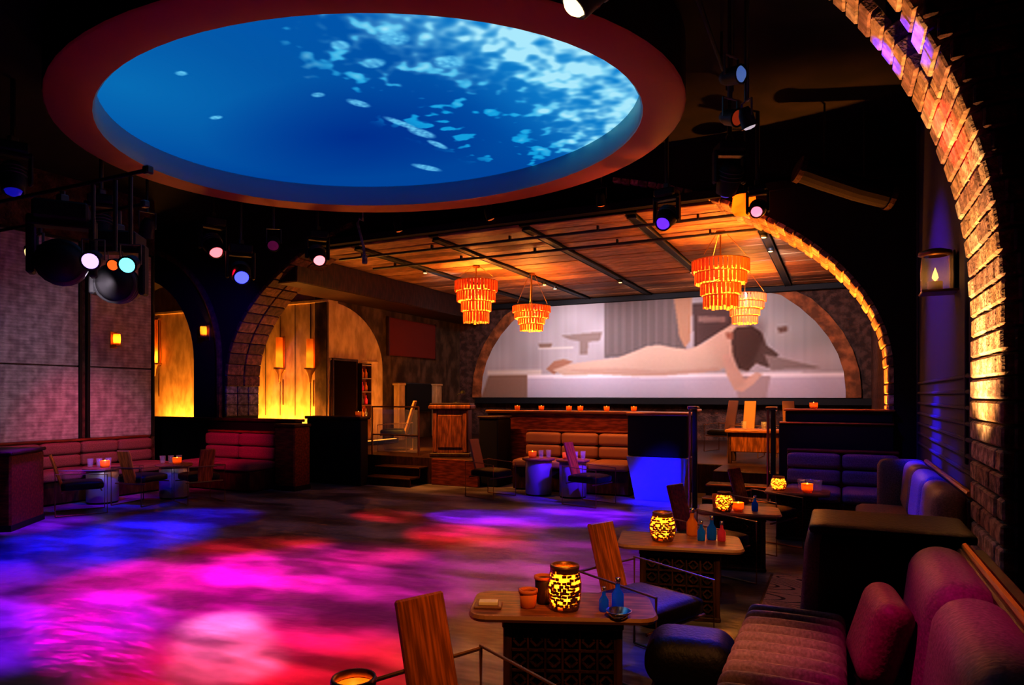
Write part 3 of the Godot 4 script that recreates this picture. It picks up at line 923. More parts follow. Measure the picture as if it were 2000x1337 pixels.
# ---------------------------------------------------------------- the video oculus
func oculus() -> void:
	var o := thing("ceiling_oculus", "oval ceiling opening with a glowing blue underwater video screen and a reddish ring", "video screen", V(-4.52, 4.2, 5.86))
	var n := 72
	var el := func(rx: float, rz: float, y: float, k: int) -> Vector3:
		var a := TAU * k / n
		return Vector3(rx * cos(a), y, -rz * sin(a))
	# rings: [rx, rz, y] profile swept round the oval
	var sweep := func(prof: Array) -> ArrayMesh:
		var st := new_st(true)
		for i in prof.size() - 1:
			for k in n:
				var p: Array = prof[i]
				var q: Array = prof[i + 1]
				quad(st, el.call(p[0], p[1], p[2], k), el.call(p[0], p[1], p[2], k + 1), el.call(q[0], q[1], q[2], k + 1), el.call(q[0], q[1], q[2], k))
		return done(st)
	part("drum", sweep.call([[3.30, 2.70, 0.02], [3.30, 2.70, 0.55]]), M.ceiling_black, o)
	part("ring", sweep.call([[2.91, 2.31, 0.0], [3.28, 2.68, 0.0], [3.30, 2.70, 0.02]]), M.oculus_ring_paint, o)
	part("rim", sweep.call([[2.93, 2.33, 0.30], [2.89, 2.29, 0.27], [2.89, 2.29, 0.02], [2.91, 2.31, 0.0]]), M.oculus_rim_paint, o)
	# the screen and what it shows
	var W := 640
	var H := 510
	var im := Image.create(W / 2, H / 2, false, Image.FORMAT_RGB8)
	var na := noise(0.024, 3, 77)
	var nb := noise(0.075, 2, 78)
	var nc := noise(0.012, 3, 79)
	for y in H / 2:
		for x in W / 2:
			var u := x / (W / 2.0)
			var v := y / (H / 2.0)
			var c := Color(0.0, 0.27, 0.61).lerp(Color(0.03, 0.44, 0.72), clampf(0.9 - 1.9 * Vector2(u - 0.22, (v - 0.15) * 0.8).length(), 0.0, 1.0))
			c = c.lerp(Color(0.0, 0.16, 0.54), clampf(1.0 - 3.4 * Vector2((u - 0.42) * 0.9, v - 0.58).length(), 0.0, 1.0) * 0.85)
			c = c.lerp(Color(0.0, 0.52, 0.86), 0.80 * clampf(1.3 * (u - 0.48) + 0.25 * (0.3 - v), 0.0, 1.0))
			var bed := clampf(2.4 * (u - 0.47) - 0.4 * absf(v - 0.5), 0.0, 1.0)
			var s: float = 0.62 * na.get_noise_2d(x, y) + 0.5 * nb.get_noise_2d(x, y) + 0.25 * nc.get_noise_2d(x, y)
			var t := smoothstep(0.26 - 0.36 * bed, 0.42 - 0.30 * bed, s) * smoothstep(0.0, 0.22, bed)
			c = c.lerp(Color(0.08, 0.68, 0.92), t * 0.85)
			c = c.lerp(Color(0.10, 0.62, 0.90), 0.5 * smoothstep(0.66, 0.86, u))
			var rim := smoothstep(0.76, 0.93, u + 0.12 * s + 0.06 * absf(v - 0.35)) + 0.8 * clampf(1.0 - 4.5 * Vector2(u - 0.83, (v - 0.27) * 0.8).length() + s, 0.0, 1.0)
			c = c.lerp(Color(0.70, 0.93, 1.0), clampf(rim * (0.62 + 1.1 * s), 0.0, 0.95))
			im.set_pixel(x, y, c)
	# pale drifting shapes
	for f in [[0.52, 0.43, 0.030, 0.014, 75.0], [0.536, 0.56, 0.055, 0.012, 78.0], [0.545, 0.63, 0.045, 0.018, 80.0], [0.54, 0.71, 0.040, 0.012, 84.0], [0.445, 0.845, 0.050, 0.018, 70.0], [0.25, 0.35, 0.016, 0.010, 0.0], [0.34, 0.17, 0.012, 0.010, 0.0], [0.48, 0.36, 0.014, 0.012, 0.0], [0.63, 0.30, 0.022, 0.02, 0.0], [0.70, 0.24, 0.026, 0.03, 0.0], [0.735, 0.36, 0.026, 0.028, 0.0], [0.62, 0.22, 0.016, 0.018, 0.0]]:
		for y in H / 2:
			for x in W / 2:
				var p := Vector2(x / (W / 2.0) - f[0], y / (H / 2.0) - f[1]).rotated(-deg_to_rad(f[4]))
				var e: float = 1.0 - (p.x * p.x / (f[2] * f[2]) + p.y * p.y / (f[3] * f[3]))
				if e > 0.0: im.set_pixel(x, y, im.get_pixel(x, y).lerp(Color(0.45, 0.85, 1.0), clampf(e * 1.4, 0.0, 0.85) * (0.6 + 0.4 * hash01(x / 2, y / 2))))
	im.resize(W, H, Image.INTERPOLATE_CUBIC)
	var m := mat("video_screen", Color.BLACK, 1.0)
	m.metallic_specular = 0.0
	m.emission_enabled = true
	m.emission = Color.BLACK
	m.emission_texture = ImageTexture.create_from_image(im)
	m.emission_energy_multiplier = SCREEN_E
	m.texture_repeat = false
	var st := new_st()
	for k in n:
		for p in [Vector3(0, 0.26, 0), el.call(2.93, 2.33, 0.26, k), el.call(2.93, 2.33, 0.26, k + 1)]:
			st.set_uv(Vector2((p.x + 2.95) / 5.9, (-p.z + 2.35) / 4.7))
			st.add_vertex(p)
	part("screen", done(st), m, o)

const SCREEN_E := 1.0

# ---------------------------------------------------------------- stage lights under the black ceiling
func moving_head(label: String, x: float, h: float, d: float, aim: Vector3, lens: Color, e: float, k := 1.0, carried := HALL_TOP) -> void:
	var o := thing("moving_head_light", label, "stage light", V(x, h, d), 0.0, "stage lights under the black ceiling")
	var dir := (aim - o.position).normalized()
	var yaw := atan2(dir.x, dir.z)
	var by := Basis(Vector3.UP, yaw)
	var top := carried - h
	part("drop_pipe", tube([Vector3(0, 0.44 * k, 0), Vector3(0, maxf(top, 0.48 * k), 0)], 0.024), M.black_metal, o)
	part("clamp", box(Vector3(0.07, 0.10, 0.09), 0.012), M.black_metal, o, Vector3(0, 0.46 * k, 0))
	part("base", box(Vector3(0.34, 0.13, 0.30) * k, 0.02), M.matt_black, o, Vector3(0, 0.36 * k, 0), by)
	var st := new_st()
	for s in [-1, 1]: add_box(st, Vector3(s * 0.19 * k, 0.12 * k, 0), Vector3(0.05, 0.42, 0.12) * k, 0.015)
	add_box(st, Vector3(0, 0.28 * k, 0), Vector3(0.42, 0.05, 0.14) * k, 0.012)
	part("yoke", done(st), M.matt_black, o, Vector3.ZERO, by)
	var yaxis := dir
	var xaxis := by.x
	var bh := Basis(xaxis, yaxis, xaxis.cross(yaxis))
	var head := part("head", lathe([Vector2(0, -0.20 * k), Vector2(0.09 * k, -0.19 * k), Vector2(0.14 * k, -0.12 * k), Vector2(0.155 * k, 0.02 * k), Vector2(0.135 * k, 0.15 * k), Vector2(0.125 * k, 0.22 * k), Vector2(0.105 * k, 0.22 * k), Vector2(0.10 * k, 0.17 * k)], 20), M.matt_black, o, Vector3.ZERO, bh)
	for j in 3: part("cooling_fin", lathe([Vector2(0.14 * k, 0), Vector2(0.166 * k, 0.004), Vector2(0.166 * k, 0.014), Vector2(0.14 * k, 0.018)], 20), M.black_metal, head, Vector3(0, (-0.10 + 0.05 * j) * k, 0))
	var key := "lens%s" % lens.to_html()
	if not M.has(key): glow(key, lens, e)
	part("lens", lathe([Vector2(0.105 * k, 0.18 * k), Vector2(0.085 * k, 0.235 * k), Vector2(0.05 * k, 0.262 * k), Vector2(0, 0.27 * k)], 18), M[key], o, Vector3.ZERO, bh)

func par_can(label: String, x: float, h: float, d: float, aim: Vector3, lens: Color, e: float, k := 1.0, carried := HALL_TOP) -> void:
	var o := thing("par_can_light", label, "stage light", V(x, h, d), 0.0, "stage lights under the black ceiling")
	var dir := (aim - o.position).normalized()
	var by := Basis(Vector3.UP, atan2(dir.x, dir.z))
	part("drop_pipe", tube([Vector3(0, 0.24 * k, 0), Vector3(0, maxf(carried - h, 0.26 * k), 0)], 0.018), M.black_metal, o)
	var st := new_st()
	for s in [-1, 1]: add_box(st, Vector3(s * 0.125 * k, 0.12 * k, 0), Vector3(0.015, 0.26, 0.035) * k, 0.004)
	add_box(st, Vector3(0, 0.245 * k, 0), Vector3(0.265, 0.015, 0.035) * k, 0.004)
	part("bracket", done(st), M.black_metal, o, Vector3.ZERO, by)
	var xa := by.x
	var bh := Basis(xa, dir, xa.cross(dir))
	part("can", lathe([Vector2(0, -0.15 * k), Vector2(0.07 * k, -0.14 * k), Vector2(0.105 * k, -0.05 * k), Vector2(0.11 * k, 0.14 * k), Vector2(0.12 * k, 0.15 * k), Vector2(0.095 * k, 0.15 * k)], 18), M.matt_black, o, Vector3.ZERO, bh)
	var key := "lens%s" % lens.to_html()
	if not M.has(key): glow(key, lens, e)
	part("lens", lathe([Vector2(0.10 * k, 0.13 * k), Vector2(0.07 * k, 0.165 * k), Vector2(0, 0.18 * k)], 18), M[key], o, Vector3.ZERO, bh)

func fixtures() -> void:
	var C := V(-0.2, 1.3, 0.0)   # some heads are turned towards the room's near end
	moving_head("big black moving head before the left woven panel, body in silhouette", -6.36, 2.70, 3.8, V(-9.8, 3.0, 6.4), Color(0.05, 0.05, 0.08), 0.1, 1.25, 3.355)
	moving_head("black moving head before the right woven panel, body in silhouette", -6.54, 2.62, 4.46, V(-9.2, 3.0, 8.0), Color(0.05, 0.05, 0.09), 0.1, 1.2, 3.355)
	moving_head("blue-lensed moving head high above the join of the woven panels", -7.8, 3.5, 5.1, V(-7.0, 0.0, 4.5), Color(0.16, 0.12, 1.0), 4.0, 0.8)
	moving_head("dim blue moving head at the far left edge, highest of the left row", -7.66, 3.75, 4.08, V(-6.6, 0.0, 3.6), Color(0.05, 0.04, 0.55), 1.0, 0.8)
	par_can("small par can with a white glint left of the oculus", -8.02, 3.66, 5.85, V(-9.9, 0.6, 6.5), Color(0.85, 0.80, 0.9), 0.8, 0.8)
	moving_head("pinkish red moving head over the pier between the two arches", -8.3, 3.72, 7.1, V(-4.95, 0.0, 6.0), Color(1.0, 0.35, 0.38), 4.0, 0.9)
	moving_head("bright blue moving head hanging low over the pier between the arches", -7.93, 3.3, 7.28, V(-4.4, 0.8, 4.6), Color(0.20, 0.22, 1.0), 5.0, 0.95)
	moving_head("pink moving head at the left end of the timber ceiling", -7.26, 3.67, 8.16, V(-4.0, 0.4, 5.8), Color(1.0, 0.42, 0.45), 4.0, 0.85)
	moving_head("violet moving head before the front edge of the timber ceiling", -1.83, 3.60, 8.0, V(-2.5, 0.0, 4.0), Color(0.24, 0.08, 1.0), 4.0, 0.75)
	moving_head("pink moving head where the wide arch meets the timber ceiling", -0.845, 3.64, 8.25, V(-0.9, 0.6, 3.0), Color(1.0, 0.40, 0.50), 3.0, 0.6)
	moving_head("dim blue moving head in the dark right of the oculus", -1.02, 3.75, 7.28, V(-2.3, 0.4, 9.6), Color(0.06, 0.06, 0.6), 1.0, 0.8)
	par_can("par can with a pale blue glint, upper of three right of the oculus", -0.72, 3.86, 5.24, V(0.45, 3.6, 4.55), Color(0.30, 0.45, 0.75), 0.6, 0.6)
	par_can("par can with a dim orange lens, middle of three right of the oculus", -0.78, 3.70, 5.6, V(0.66, 2.95, 4.5), Color(0.55, 0.16, 0.06), 0.6, 0.6)
	par_can("par can with a white glint, lowest of three right of the oculus", -0.62, 3.56, 5.3, V(0.2, 0.6, 6.0), Color(0.85, 0.85, 0.9), 0.6, 0.5)
	moving_head("moving head at the top edge of the picture, above the oculus ring", -1.37, 4.05, 4.0, V(-4.6, 0.0, 2.8), Color(1.0, 0.85, 0.6), 3.0, 0.85)
	moving_head("moving head above the near tables, beyond the top of the picture", -1.4, 4.25, 2.2, V(-2.9, 0.0, 2.9), Color(1.0, 0.4, 0.5), 3.0, 0.8)
	par_can("par can with a warm lens beside the big silhouetted moving head", -7.86, 3.06, 4.46, V(-8.4, 2.3, 2.4), Color(1.0, 0.85, 0.55), 1.6, 0.8, 3.355)
	par_can("par can with a lilac lens just right of the big moving head", -5.92, 2.70, 3.8, V(-4.6, 2.0, 2.4), Color(0.75, 0.62, 1.0), 2.2, 0.7, 3.355)
	par_can("par can with a cyan lens over the right silhouetted moving head", -5.42, 2.62, 3.8, V(-4.2, 1.9, 2.2), Color(0.40, 0.95, 1.0), 2.6, 0.65, 3.355)
	par_can("par can with a small orange lens left of the cyan one", -5.62, 2.63, 3.8, V(-4.4, 2.0, 2.2), Color(1.0, 0.35, 0.10), 1.6, 0.45, 3.355)
	par_can("dim magenta par can between the oculus and the arcade wall", -7.4, 3.72, 7.4, V(-4.5, 0.6, 4.0), Color(0.35, 0.05, 0.22), 0.5, 0.8)
	for k in 3: par_can("par can with a warm lens on the fascia over the wide arch, %s of three" % ["left", "middle", "right"][k], [-6.2, -4.6, -2.9][k], 4.15, 8.78, V([-5.9, -3.7, -3.0][k], 0.6, 10.1), Color(1.0, 0.5, 0.2), 0.3, 0.6)
	# pipes that carry the heads
	for k in 3:
		var pp := thing("lighting_pipe", ["black lighting pipe reaching out over the left woven panel", "black lighting pipe reaching out over the right woven panel", "black lighting pipe right of the oculus"][k], "lighting pipe", Vector3.ZERO)
		var a: Vector3 = [V(-10.37, 3.38, 3.8), V(-10.37, 3.38, 4.46), V(-0.95, 4.45, 2.6)][k]
		var b: Vector3 = [V(-5.2, 3.38, 3.8), V(-6.15, 3.38, 4.46), V(-0.95, 4.45, 6.8)][k]
		part("pipe", tube([a, b], 0.018), M.matt_black, pp)
		part("end_cap", box(Vector3(0.07, 0.07, 0.07), 0.012), M.black_metal, pp, b)
		if k == 2:
			for t in [0.12, 0.88]:
				var p: Vector3 = a.lerp(b, t)
				part("hanger", tube([p, Vector3(p.x, HALL_TOP, p.z)], 0.012, 6), M.black_metal, pp)
	# hooked cable end below the far rim of the oculus
	var hk := thing("cable_hook", "grey hooked cable hanging under the far rim of the oculus", "cable", Vector3.ZERO)
	part("cable", tube([V(-6.5, HALL_TOP, 8.3), V(-6.5, 4.15, 8.3), V(-6.56, 4.18, 8.3), V(-6.6, 4.12, 8.3), V(-6.5, 3.75, 8.32), V(-6.48, 3.62, 8.32)], 0.022), M.stone_0, hk)
	part("plug", box(Vector3(0.07, 0.14, 0.07), 0.015), M.stone_0, hk, V(-6.48, 3.56, 8.32))
	# curved duct with a reddish underside over the right end of the arcade
	var du := thing("ceiling_duct", "long brown duct hanging over the right end of the wide arch", "duct", Vector3.ZERO)
	part("shell", tube([V(-0.42, 4.02, 8.2), V(-0.15, 3.92, 8.35), V(0.18, 3.80, 8.5), V(0.52, 3.70, 8.65)], 0.13, 16), M.dark_mortar, du)
	for k in 2: part("collar", tube([V(-0.42 + 0.9 * k, 4.02 - 0.31 * k, 8.2 + 0.43 * k), V(-0.37 + 0.9 * k, 4.0 - 0.305 * k, 8.22 + 0.43 * k)], 0.145, 16), M.shade_brick_2, du)
	for k in 2: part("strap", tube([V(-0.15 + 0.4 * k, 4.05 - 0.14 * k, 8.35 + 0.18 * k), V(-0.15 + 0.4 * k, HALL_TOP, 8.35 + 0.18 * k)], 0.012, 6), M.black_metal, du)

# ---------------------------------------------------------------- small lamps
func tealight(label: String, at: Vector3, group: String, e := 0.10, k := 1.0) -> void:
	var o := thing("tealight", label, "candle", at, 0.0, group)
	part("cup", lathe([Vector2(0, 0), Vector2(0.035, 0), Vector2(0.045, 0.02), Vector2(0.048, 0.075), Vector2(0.043, 0.075), Vector2(0.04, 0.02), Vector2(0, 0.018)].map(func(p): return p * k), 16), M.amber_glass, o)
	part("candle", lathe([Vector2(0, 0.018), Vector2(0.03, 0.018), Vector2(0.03, 0.035), Vector2(0, 0.036)].map(func(p): return p * k), 12), M.white_wax, o)
	part("flame", lathe([Vector2(0, 0.036), Vector2(0.014, 0.05), Vector2(0.012, 0.065), Vector2(0, 0.085)].map(func(p): return p * k), 10), M.flame, o)
	omni(Vector3(0, 0.058 * k, 0), Color(1.0, 0.62, 0.22), e, o, 0.012)

func pierced_lantern(label: String, at: Vector3, r: float, h: float, globe := false, e := 0.35) -> void:
	var o := thing("candle_lantern", label, "lantern", at)
	var prof := []
	for i in 11:
		var t := i / 10.0
		var q := r * (0.84 + 0.16 * sin(PI * t)) if not globe else r * (0.62 + 0.38 * sin(PI * (0.12 + 0.80 * t)))
		prof.append(Vector2(q, h * (0.05 + 0.85 * t)))
	part("glass", lathe(prof, 28), M.amber_glass, o)
	part("base", lathe([Vector2(0, 0), Vector2(prof[0].x * 1.02, 0), Vector2(prof[0].x * 1.06, h * 0.02), Vector2(prof[0].x * 1.02, h * 0.055), Vector2(0, h * 0.055)], 24), M.bronze, o)
	var pt: Vector2 = prof[-1]
	part("rim", lathe([Vector2(pt.x * 0.98, h * 0.88), Vector2(pt.x * 1.10, h * 0.90), Vector2(pt.x * 1.14, h * 0.96), Vector2(pt.x * 1.08, h), Vector2(pt.x * 0.96, h), Vector2(pt.x * 0.94, h * 0.90)], 28), M.bronze, o)
	# pierced metal sleeve: irregular plates with gaps where the light comes through
	var st := new_st()
	var rows := 12
	var cols := 20
	for i in rows:
		for k in cols:
			if hash01(i * 17 + 3, k) < 0.24: continue
			var t := (i + 0.5) / rows + 0.02 * (hash01(k, i) - 0.5)
			var q := 0.0
			var idx := clampf(t * 10.0, 0.0, 9.99)
			q = lerpf(prof[int(idx)].x, prof[int(idx) + 1].x, idx - int(idx)) + 0.003
			var a := TAU * (k + 0.5 * (i % 2) + 0.25 * hash01(i, k)) / cols
			var wdt: float = TAU * q / cols * (0.72 + 0.36 * hash01(k * 5, i))
			add_box(st, Vector3(q * cos(a), h * (0.05 + 0.85 * t), -q * sin(a)), Vector3(0.004, h * 0.85 / rows * (0.66 + 0.40 * hash01(i * 3, k)), wdt), 0.0, Basis(Vector3.UP, a) * Basis(Vector3.RIGHT, 0.6 * (hash01(k, i * 7) - 0.5)))
	var sl := part("pierced_sleeve", done(st), M.bronze, o)
	sl.set_meta("kind", "stuff")
	part("candle", lathe([Vector2(0, h * 0.055), Vector2(r * 0.40, h * 0.055), Vector2(r * 0.40, h * 0.30), Vector2(0, h * 0.31)], 14), M.white_wax, o)
	part("flame", lathe([Vector2(0, h * 0.31), Vector2(0.012, h * 0.37), Vector2(0.010, h * 0.42), Vector2(0, h * 0.52)], 10), M.flame, o)
	omni(Vector3(0, h * 0.40, 0), Color(1.0, 0.62, 0.22), e, o, 0.012)

func wall_candle(label: String, at: Vector3, yaw: float, k := 1.0) -> void:
	# a small glass candle cup on a bracket; local -z is the wall
	var o := thing("wall_candle", label, "wall candle", at, yaw, "small candles on the arcade piers")
	part("bracket", box(Vector3(0.10, 0.02, 0.14) * k, 0.005), M.bronze, o, Vector3(0, -0.01, -0.01))
	part("back_plate", box(Vector3(0.11, 0.26, 0.015) * k, 0.004), M.bronze, o, Vector3(0, 0.08, -0.08 * k))
	part("glass", lathe([Vector2(0.045, 0.0), Vector2(0.052, 0.10), Vector2(0.048, 0.17)].map(func(p): return p * k), 14), M.amber_glass, o)
	part("candle", lathe([Vector2(0, 0), Vector2(0.03, 0), Vector2(0.03, 0.05), Vector2(0, 0.05)].map(func(p): return p * k), 12), M.white_wax, o)
	part("flame", lathe([Vector2(0, 0.05), Vector2(0.018, 0.075), Vector2(0.014, 0.10), Vector2(0, 0.13)].map(func(p): return p * k), 10), M.flame, o)
	omni(Vector3(0, 0.085 * k, 0), Color(1.0, 0.62, 0.22), 0.10, o, 0.012)

func arcade_details() -> void:
	wall_candle("small lit candle on the dark pier, left of the two by the blue light", V(-10.52, 2.58, 8.80), 0.0, 1.1)
	wall_candle("small lit candle on the pier right beside the wide arch", V(-9.94, 2.56, 9.10), 90.0, 1.1)
	wall_candle("small lit candle on the right woven panel", V(-10.08, 2.28, 6.84), 90.0, 1.0)
	# long plaster-wall sconces: glass tube over a tapering bracket
	var S := [[-14.62, 2.25, 1.05, "tall brass box sconce in the small left arch"], [-10.70, 2.07, 0.66, "tall tube sconce on the ochre wall, left of the pair in the wide arch"], [-9.86, 2.05, 0.62, "tall tube sconce on the ochre wall, right of the pair in the wide arch"]]
	for i in 3:
		var s: Array = S[i]
		var o := thing("tube_sconce", s[3], "sconce", V(s[0], s[1], 10.86), 0.0, "tall sconces on the ochre wall")
		var L: float = s[2]
		part("back_plate", box(Vector3(0.10, L * 1.1, 0.02)), M.brass, o, Vector3(0, L * 0.5, -0.12))
		if i == 0:
			for q in [-1, 1]: part("frame_bar", box(Vector3(0.04, L, 0.04), 0.008), M.brass, o, Vector3(q * 0.17, L * 0.5, 0.02))
			for q in 2: part("frame_bar", box(Vector3(0.38, 0.04, 0.12), 0.008), M.brass, o, Vector3(0, q * L, 0.0))
		part("tube", lathe([Vector2(0.07, 0), Vector2(0.07, L)], 16), M.amber_glass, o)
		part("cup", lathe([Vector2(0, -0.30), Vector2(0.02, -0.28), Vector2(0.05, -0.12), Vector2(0.11, -0.02), Vector2(0.12, 0.02), Vector2(0, 0.0)], 16), M.bronze, o)
		part("tail", box(Vector3(0.03, 0.55, 0.02), 0.005), M.brass, o, Vector3(0, -0.5, -0.11))
		part("bulb", lathe([Vector2(0, 0.06), Vector2(0.03, 0.09), Vector2(0.03, 0.24), Vector2(0, 0.27)], 12), M.bulb, o)
		omni(Vector3(0, 0.16, 0), Color(1.0, 0.66, 0.28), 0.35, o, 0.03)
	# warm strips on the floor behind the half wall, washing the plaster
	for i in 2:
		var cv := thing("cove_light", ["warm strip light along the foot of the plaster in the small arch", "warm strip light along the foot of the plaster in the wide arch"][i], "strip light", V([-13.2, -10.5][i], 0.62, 10.75))
		part("housing", box(Vector3([2.6, 2.0][i], 0.06, 0.12)), M.black_metal, cv)
		part("strip", box(Vector3([2.5, 1.9][i], 0.012, 0.08), 0.003), M.cove_strip, cv, Vector3(0, 0.036, 0))
		for q in [-1, 1]: part("foot", box(Vector3(0.1, 0.59, 0.1)), M.black_metal, cv, Vector3(q * 0.8, -0.325, 0))
		area(V([-13.2, -10.5][i], 0.70, 10.72), V([-13.2, -10.5][i], 2.6, 10.98), [2.5, 1.9][i], 0.10, Color(1.0, 0.60, 0.20), COVE_E)
	area(V(-9.0, 0.62, 11.9), V(-9.5, 2.2, 11.9), 0.1, 1.5, Color(1.0, 0.60, 0.22), COVE_E * 0.35)
	var cv2 := thing("cove_light", "warm strip light at the foot of the arched plaster panel", "strip light", V(-9.0, 0.45, 11.9))
	part("housing", box(Vector3(0.12, 0.08, 1.6)), M.black_metal, cv2, Vector3(0, 0.04, 0))
	part("strip", box(Vector3(0.08, 0.012, 1.5), 0.003), M.cove_strip, cv2, Vector3(0, 0.086, 0))
	# uplight at the foot of the right pier, hidden behind the near booth, and the lamps that tint its ribs
	var up := thing("pier_uplight", "floor uplight at the foot of the right brick pier", "uplight", V(0.50, 0.0, 4.60))
	part("body", box(Vector3(0.16, 0.10, 0.5), 0.015), M.black_metal, up, Vector3(0, 0.05, 0))
	part("lens", box(Vector3(0.10, 0.012, 0.44), 0.003), M.cove_strip, up, Vector3(0, 0.106, 0))
	spot(V(0.22, 0.95, 4.55), V(0.78, 2.6, 4.55), Color(1.0, 0.76, 0.48), PIER_E, 40.0, 1.0, 0.05)
	spot(V(0.30, 0.9, 4.55), V(0.36, 3.6, 4.55), Color(1.0, 0.58, 0.24), PIER_E * 0.8, 15.0, 1.0, 0.05)
	var au := thing("pier_uplight", "small uplight behind the black parapet at the foot of the wide arch", "uplight", V(0.36, 0.45, 9.95))
	part("body", box(Vector3(0.16, 0.10, 0.3), 0.015), M.black_metal, au, Vector3(0, 0.05, 0))
	part("lens", box(Vector3(0.10, 0.012, 0.24), 0.003), M.cove_strip, au, Vector3(0, 0.106, 0))
	spot(V(0.20, 0.9, 9.35), V(0.45, 2.6, 9.30), Color(1.0, 0.55, 0.16), 26.0, 34.0, 1.0, 0.05)
	spot(V(0.10, 0.9, 9.35), V(-0.75, 3.8, 9.3), Color(1.0, 0.55, 0.16), 60.0, 34.0, 1.0, 0.05)
	# lantern on the dark right wall
	var o := thing("wall_lantern", "round glass candle lantern with a flat cap on the dark right wall", "lantern", V(0.66, 2.30, 6.10))
	part("bracket", box(Vector3(0.24, 0.02, 0.26), 0.006), M.bronze, o, Vector3(0.02, -0.012, 0))
	part("back_plate", box(Vector3(0.015, 0.30, 0.20)), M.matt_black, o, Vector3(0.113, 0.14, 0))
	part("glass", lathe([Vector2(0.095, 0.0), Vector2(0.10, 0.14), Vector2(0.09, 0.27)], 24), M.clear_glass, o)
	part("cap", lathe([Vector2(0.08, 0.265), Vector2(0.115, 0.275), Vector2(0.11, 0.30), Vector2(0.05, 0.32), Vector2(0, 0.325)], 24), M.bronze, o)
	part("candle", lathe([Vector2(0, 0), Vector2(0.05, 0), Vector2(0.05, 0.07), Vector2(0, 0.072)], 14), M.white_wax, o)
	part("flame", lathe([Vector2(0, 0.072), Vector2(0.022, 0.10), Vector2(0.016, 0.13), Vector2(0, 0.18)], 10), M.flame, o)
	omni(Vector3(0, 0.11, 0), Color(1.0, 0.62, 0.22), 0.04, o, 0.015)

const COVE_E := 23.0
const PIER_E := 20.0

# ---------------------------------------------------------------- seating
func bench(label: String, at: Vector3, yaw: float, width: float, n: int, seat_m: Material, back_m: Material, seat_h := 0.44, back_h := 0.88, group := "") -> Node3D:
	# local: seat faces +z, back at z = 0, width along x
	var o := thing("banquette", label, "banquette", at, yaw, group)
	part("plinth", box(Vector3(width, seat_h - 0.14, 0.56), 0.01), M.dark_wood, o, Vector3(0, (seat_h - 0.14) * 0.5 + 0.02, 0.36))
	part("kick_strip", box(Vector3(width - 0.06, 0.02, 0.50), 0.0), M.matt_black, o, Vector3(0, 0.01, 0.34))
	part("back_panel", box(Vector3(width, back_h - 0.02, 0.06), 0.012), M.red_wood, o, Vector3(0, (back_h - 0.02) * 0.5, 0.03))
	part("top_rail", box(Vector3(width, 0.035, 0.12), 0.01), M.red_wood, o, Vector3(0, back_h, 0.05))
	var w := width / n
	for k in n:
		var x := -width * 0.5 + w * (k + 0.5)
		part("seat_cushion", soft(Vector3(w - 0.012, 0.13, 0.62), 0.045, 10, 0.015), seat_m, o, Vector3(x, seat_h - 0.055, 0.38))
		var hb := (back_h - seat_h - 0.04) * 0.5
		for r in 2:
			part("back_cushion", soft(Vector3(w - 0.012, hb - 0.006, 0.12), 0.05, 10), back_m, o, Vector3(x, seat_h + 0.02 + hb * (r + 0.5), 0.115))
	return o

func chair(label: String, at: Vector3, yaw: float, group := "", slat: Material = null, back_top := 0.76) -> void:
	# local: the seat faces +x
	var o := thing("lounge_chair", label, "chair", at, yaw, group)
	part("seat", soft(Vector3(0.46, 0.10, 0.44), 0.035, 8, 0.012), M.black_leather, o, Vector3(0.02, 0.36, 0))
	var lean := Basis(Vector3.BACK, deg_to_rad(17.0))
	var L := (back_top - 0.30) / cos(deg_to_rad(17.0))
	part("back_slat", box(Vector3(0.035, L, 0.20), 0.008), slat if slat else M.amber_wood, o, Vector3(-0.20 - 0.5 * L * sin(deg_to_rad(17.0)) + 0.02, 0.30 + 0.5 * (back_top - 0.30), 0.0), lean)
	for s in [-1, 1]:
		var z: float = s * 0.25
		part("side_frame", tube([Vector3(-0.27, 0.011, z), Vector3(-0.27, 0.53, z), Vector3(0.28, 0.50, z), Vector3(0.28, 0.011, z), Vector3(-0.27, 0.011, z)], 0.008, 7), M.bronze, o)
	part("seat_rail", tube([Vector3(-0.2, 0.30, -0.25), Vector3(-0.2, 0.30, 0.25)], 0.009, 7), M.bronze, o)
	part("seat_rail", tube([Vector3(0.22, 0.30, -0.25), Vector3(0.22, 0.30, 0.25)], 0.009, 7), M.bronze, o)
	part("back_rail", tube([Vector3(-0.27, 0.52, -0.25), Vector3(-0.27, 0.52, 0.25)], 0.008, 7), M.bronze, o)

func drum_table(label: String, at: Vector3, h: float, group := "") -> void:
	var o := thing("drum_table", label, "table", at, 0.0, group)
	part("drum", lathe([Vector2(0.18, 0.02), Vector2(0.20, 0.03), Vector2(0.20, h - 0.05), Vector2(0.19, h - 0.035)], 32), M.drum_metal, o)
	part("top", lathe([Vector2(0, h - 0.035), Vector2(0.24, h - 0.035), Vector2(0.25, h - 0.025), Vector2(0.25, h - 0.008), Vector2(0.24, h), Vector2(0, h)], 32), M.table_wood, o)
	part("foot_ring", lathe([Vector2(0, 0), Vector2(0.19, 0), Vector2(0.19, 0.025), Vector2(0, 0.025)], 28), M.matt_black, o)

func glassware(label: String, at: Vector3, group: String, m: Material = null) -> void:
	var o := thing("drinking_glass", label, "glass", at, 0.0, group)
	part("bowl", lathe([Vector2(0.025, 0.004), Vector2(0.034, 0.01), Vector2(0.04, 0.12), Vector2(0.037, 0.12), Vector2(0.031, 0.015)], 14), m if m else M.clear_glass, o)
	part("base", lathe([Vector2(0, 0), Vector2(0.027, 0), Vector2(0.03, 0.006), Vector2(0, 0.012)], 14), m if m else M.clear_glass, o)

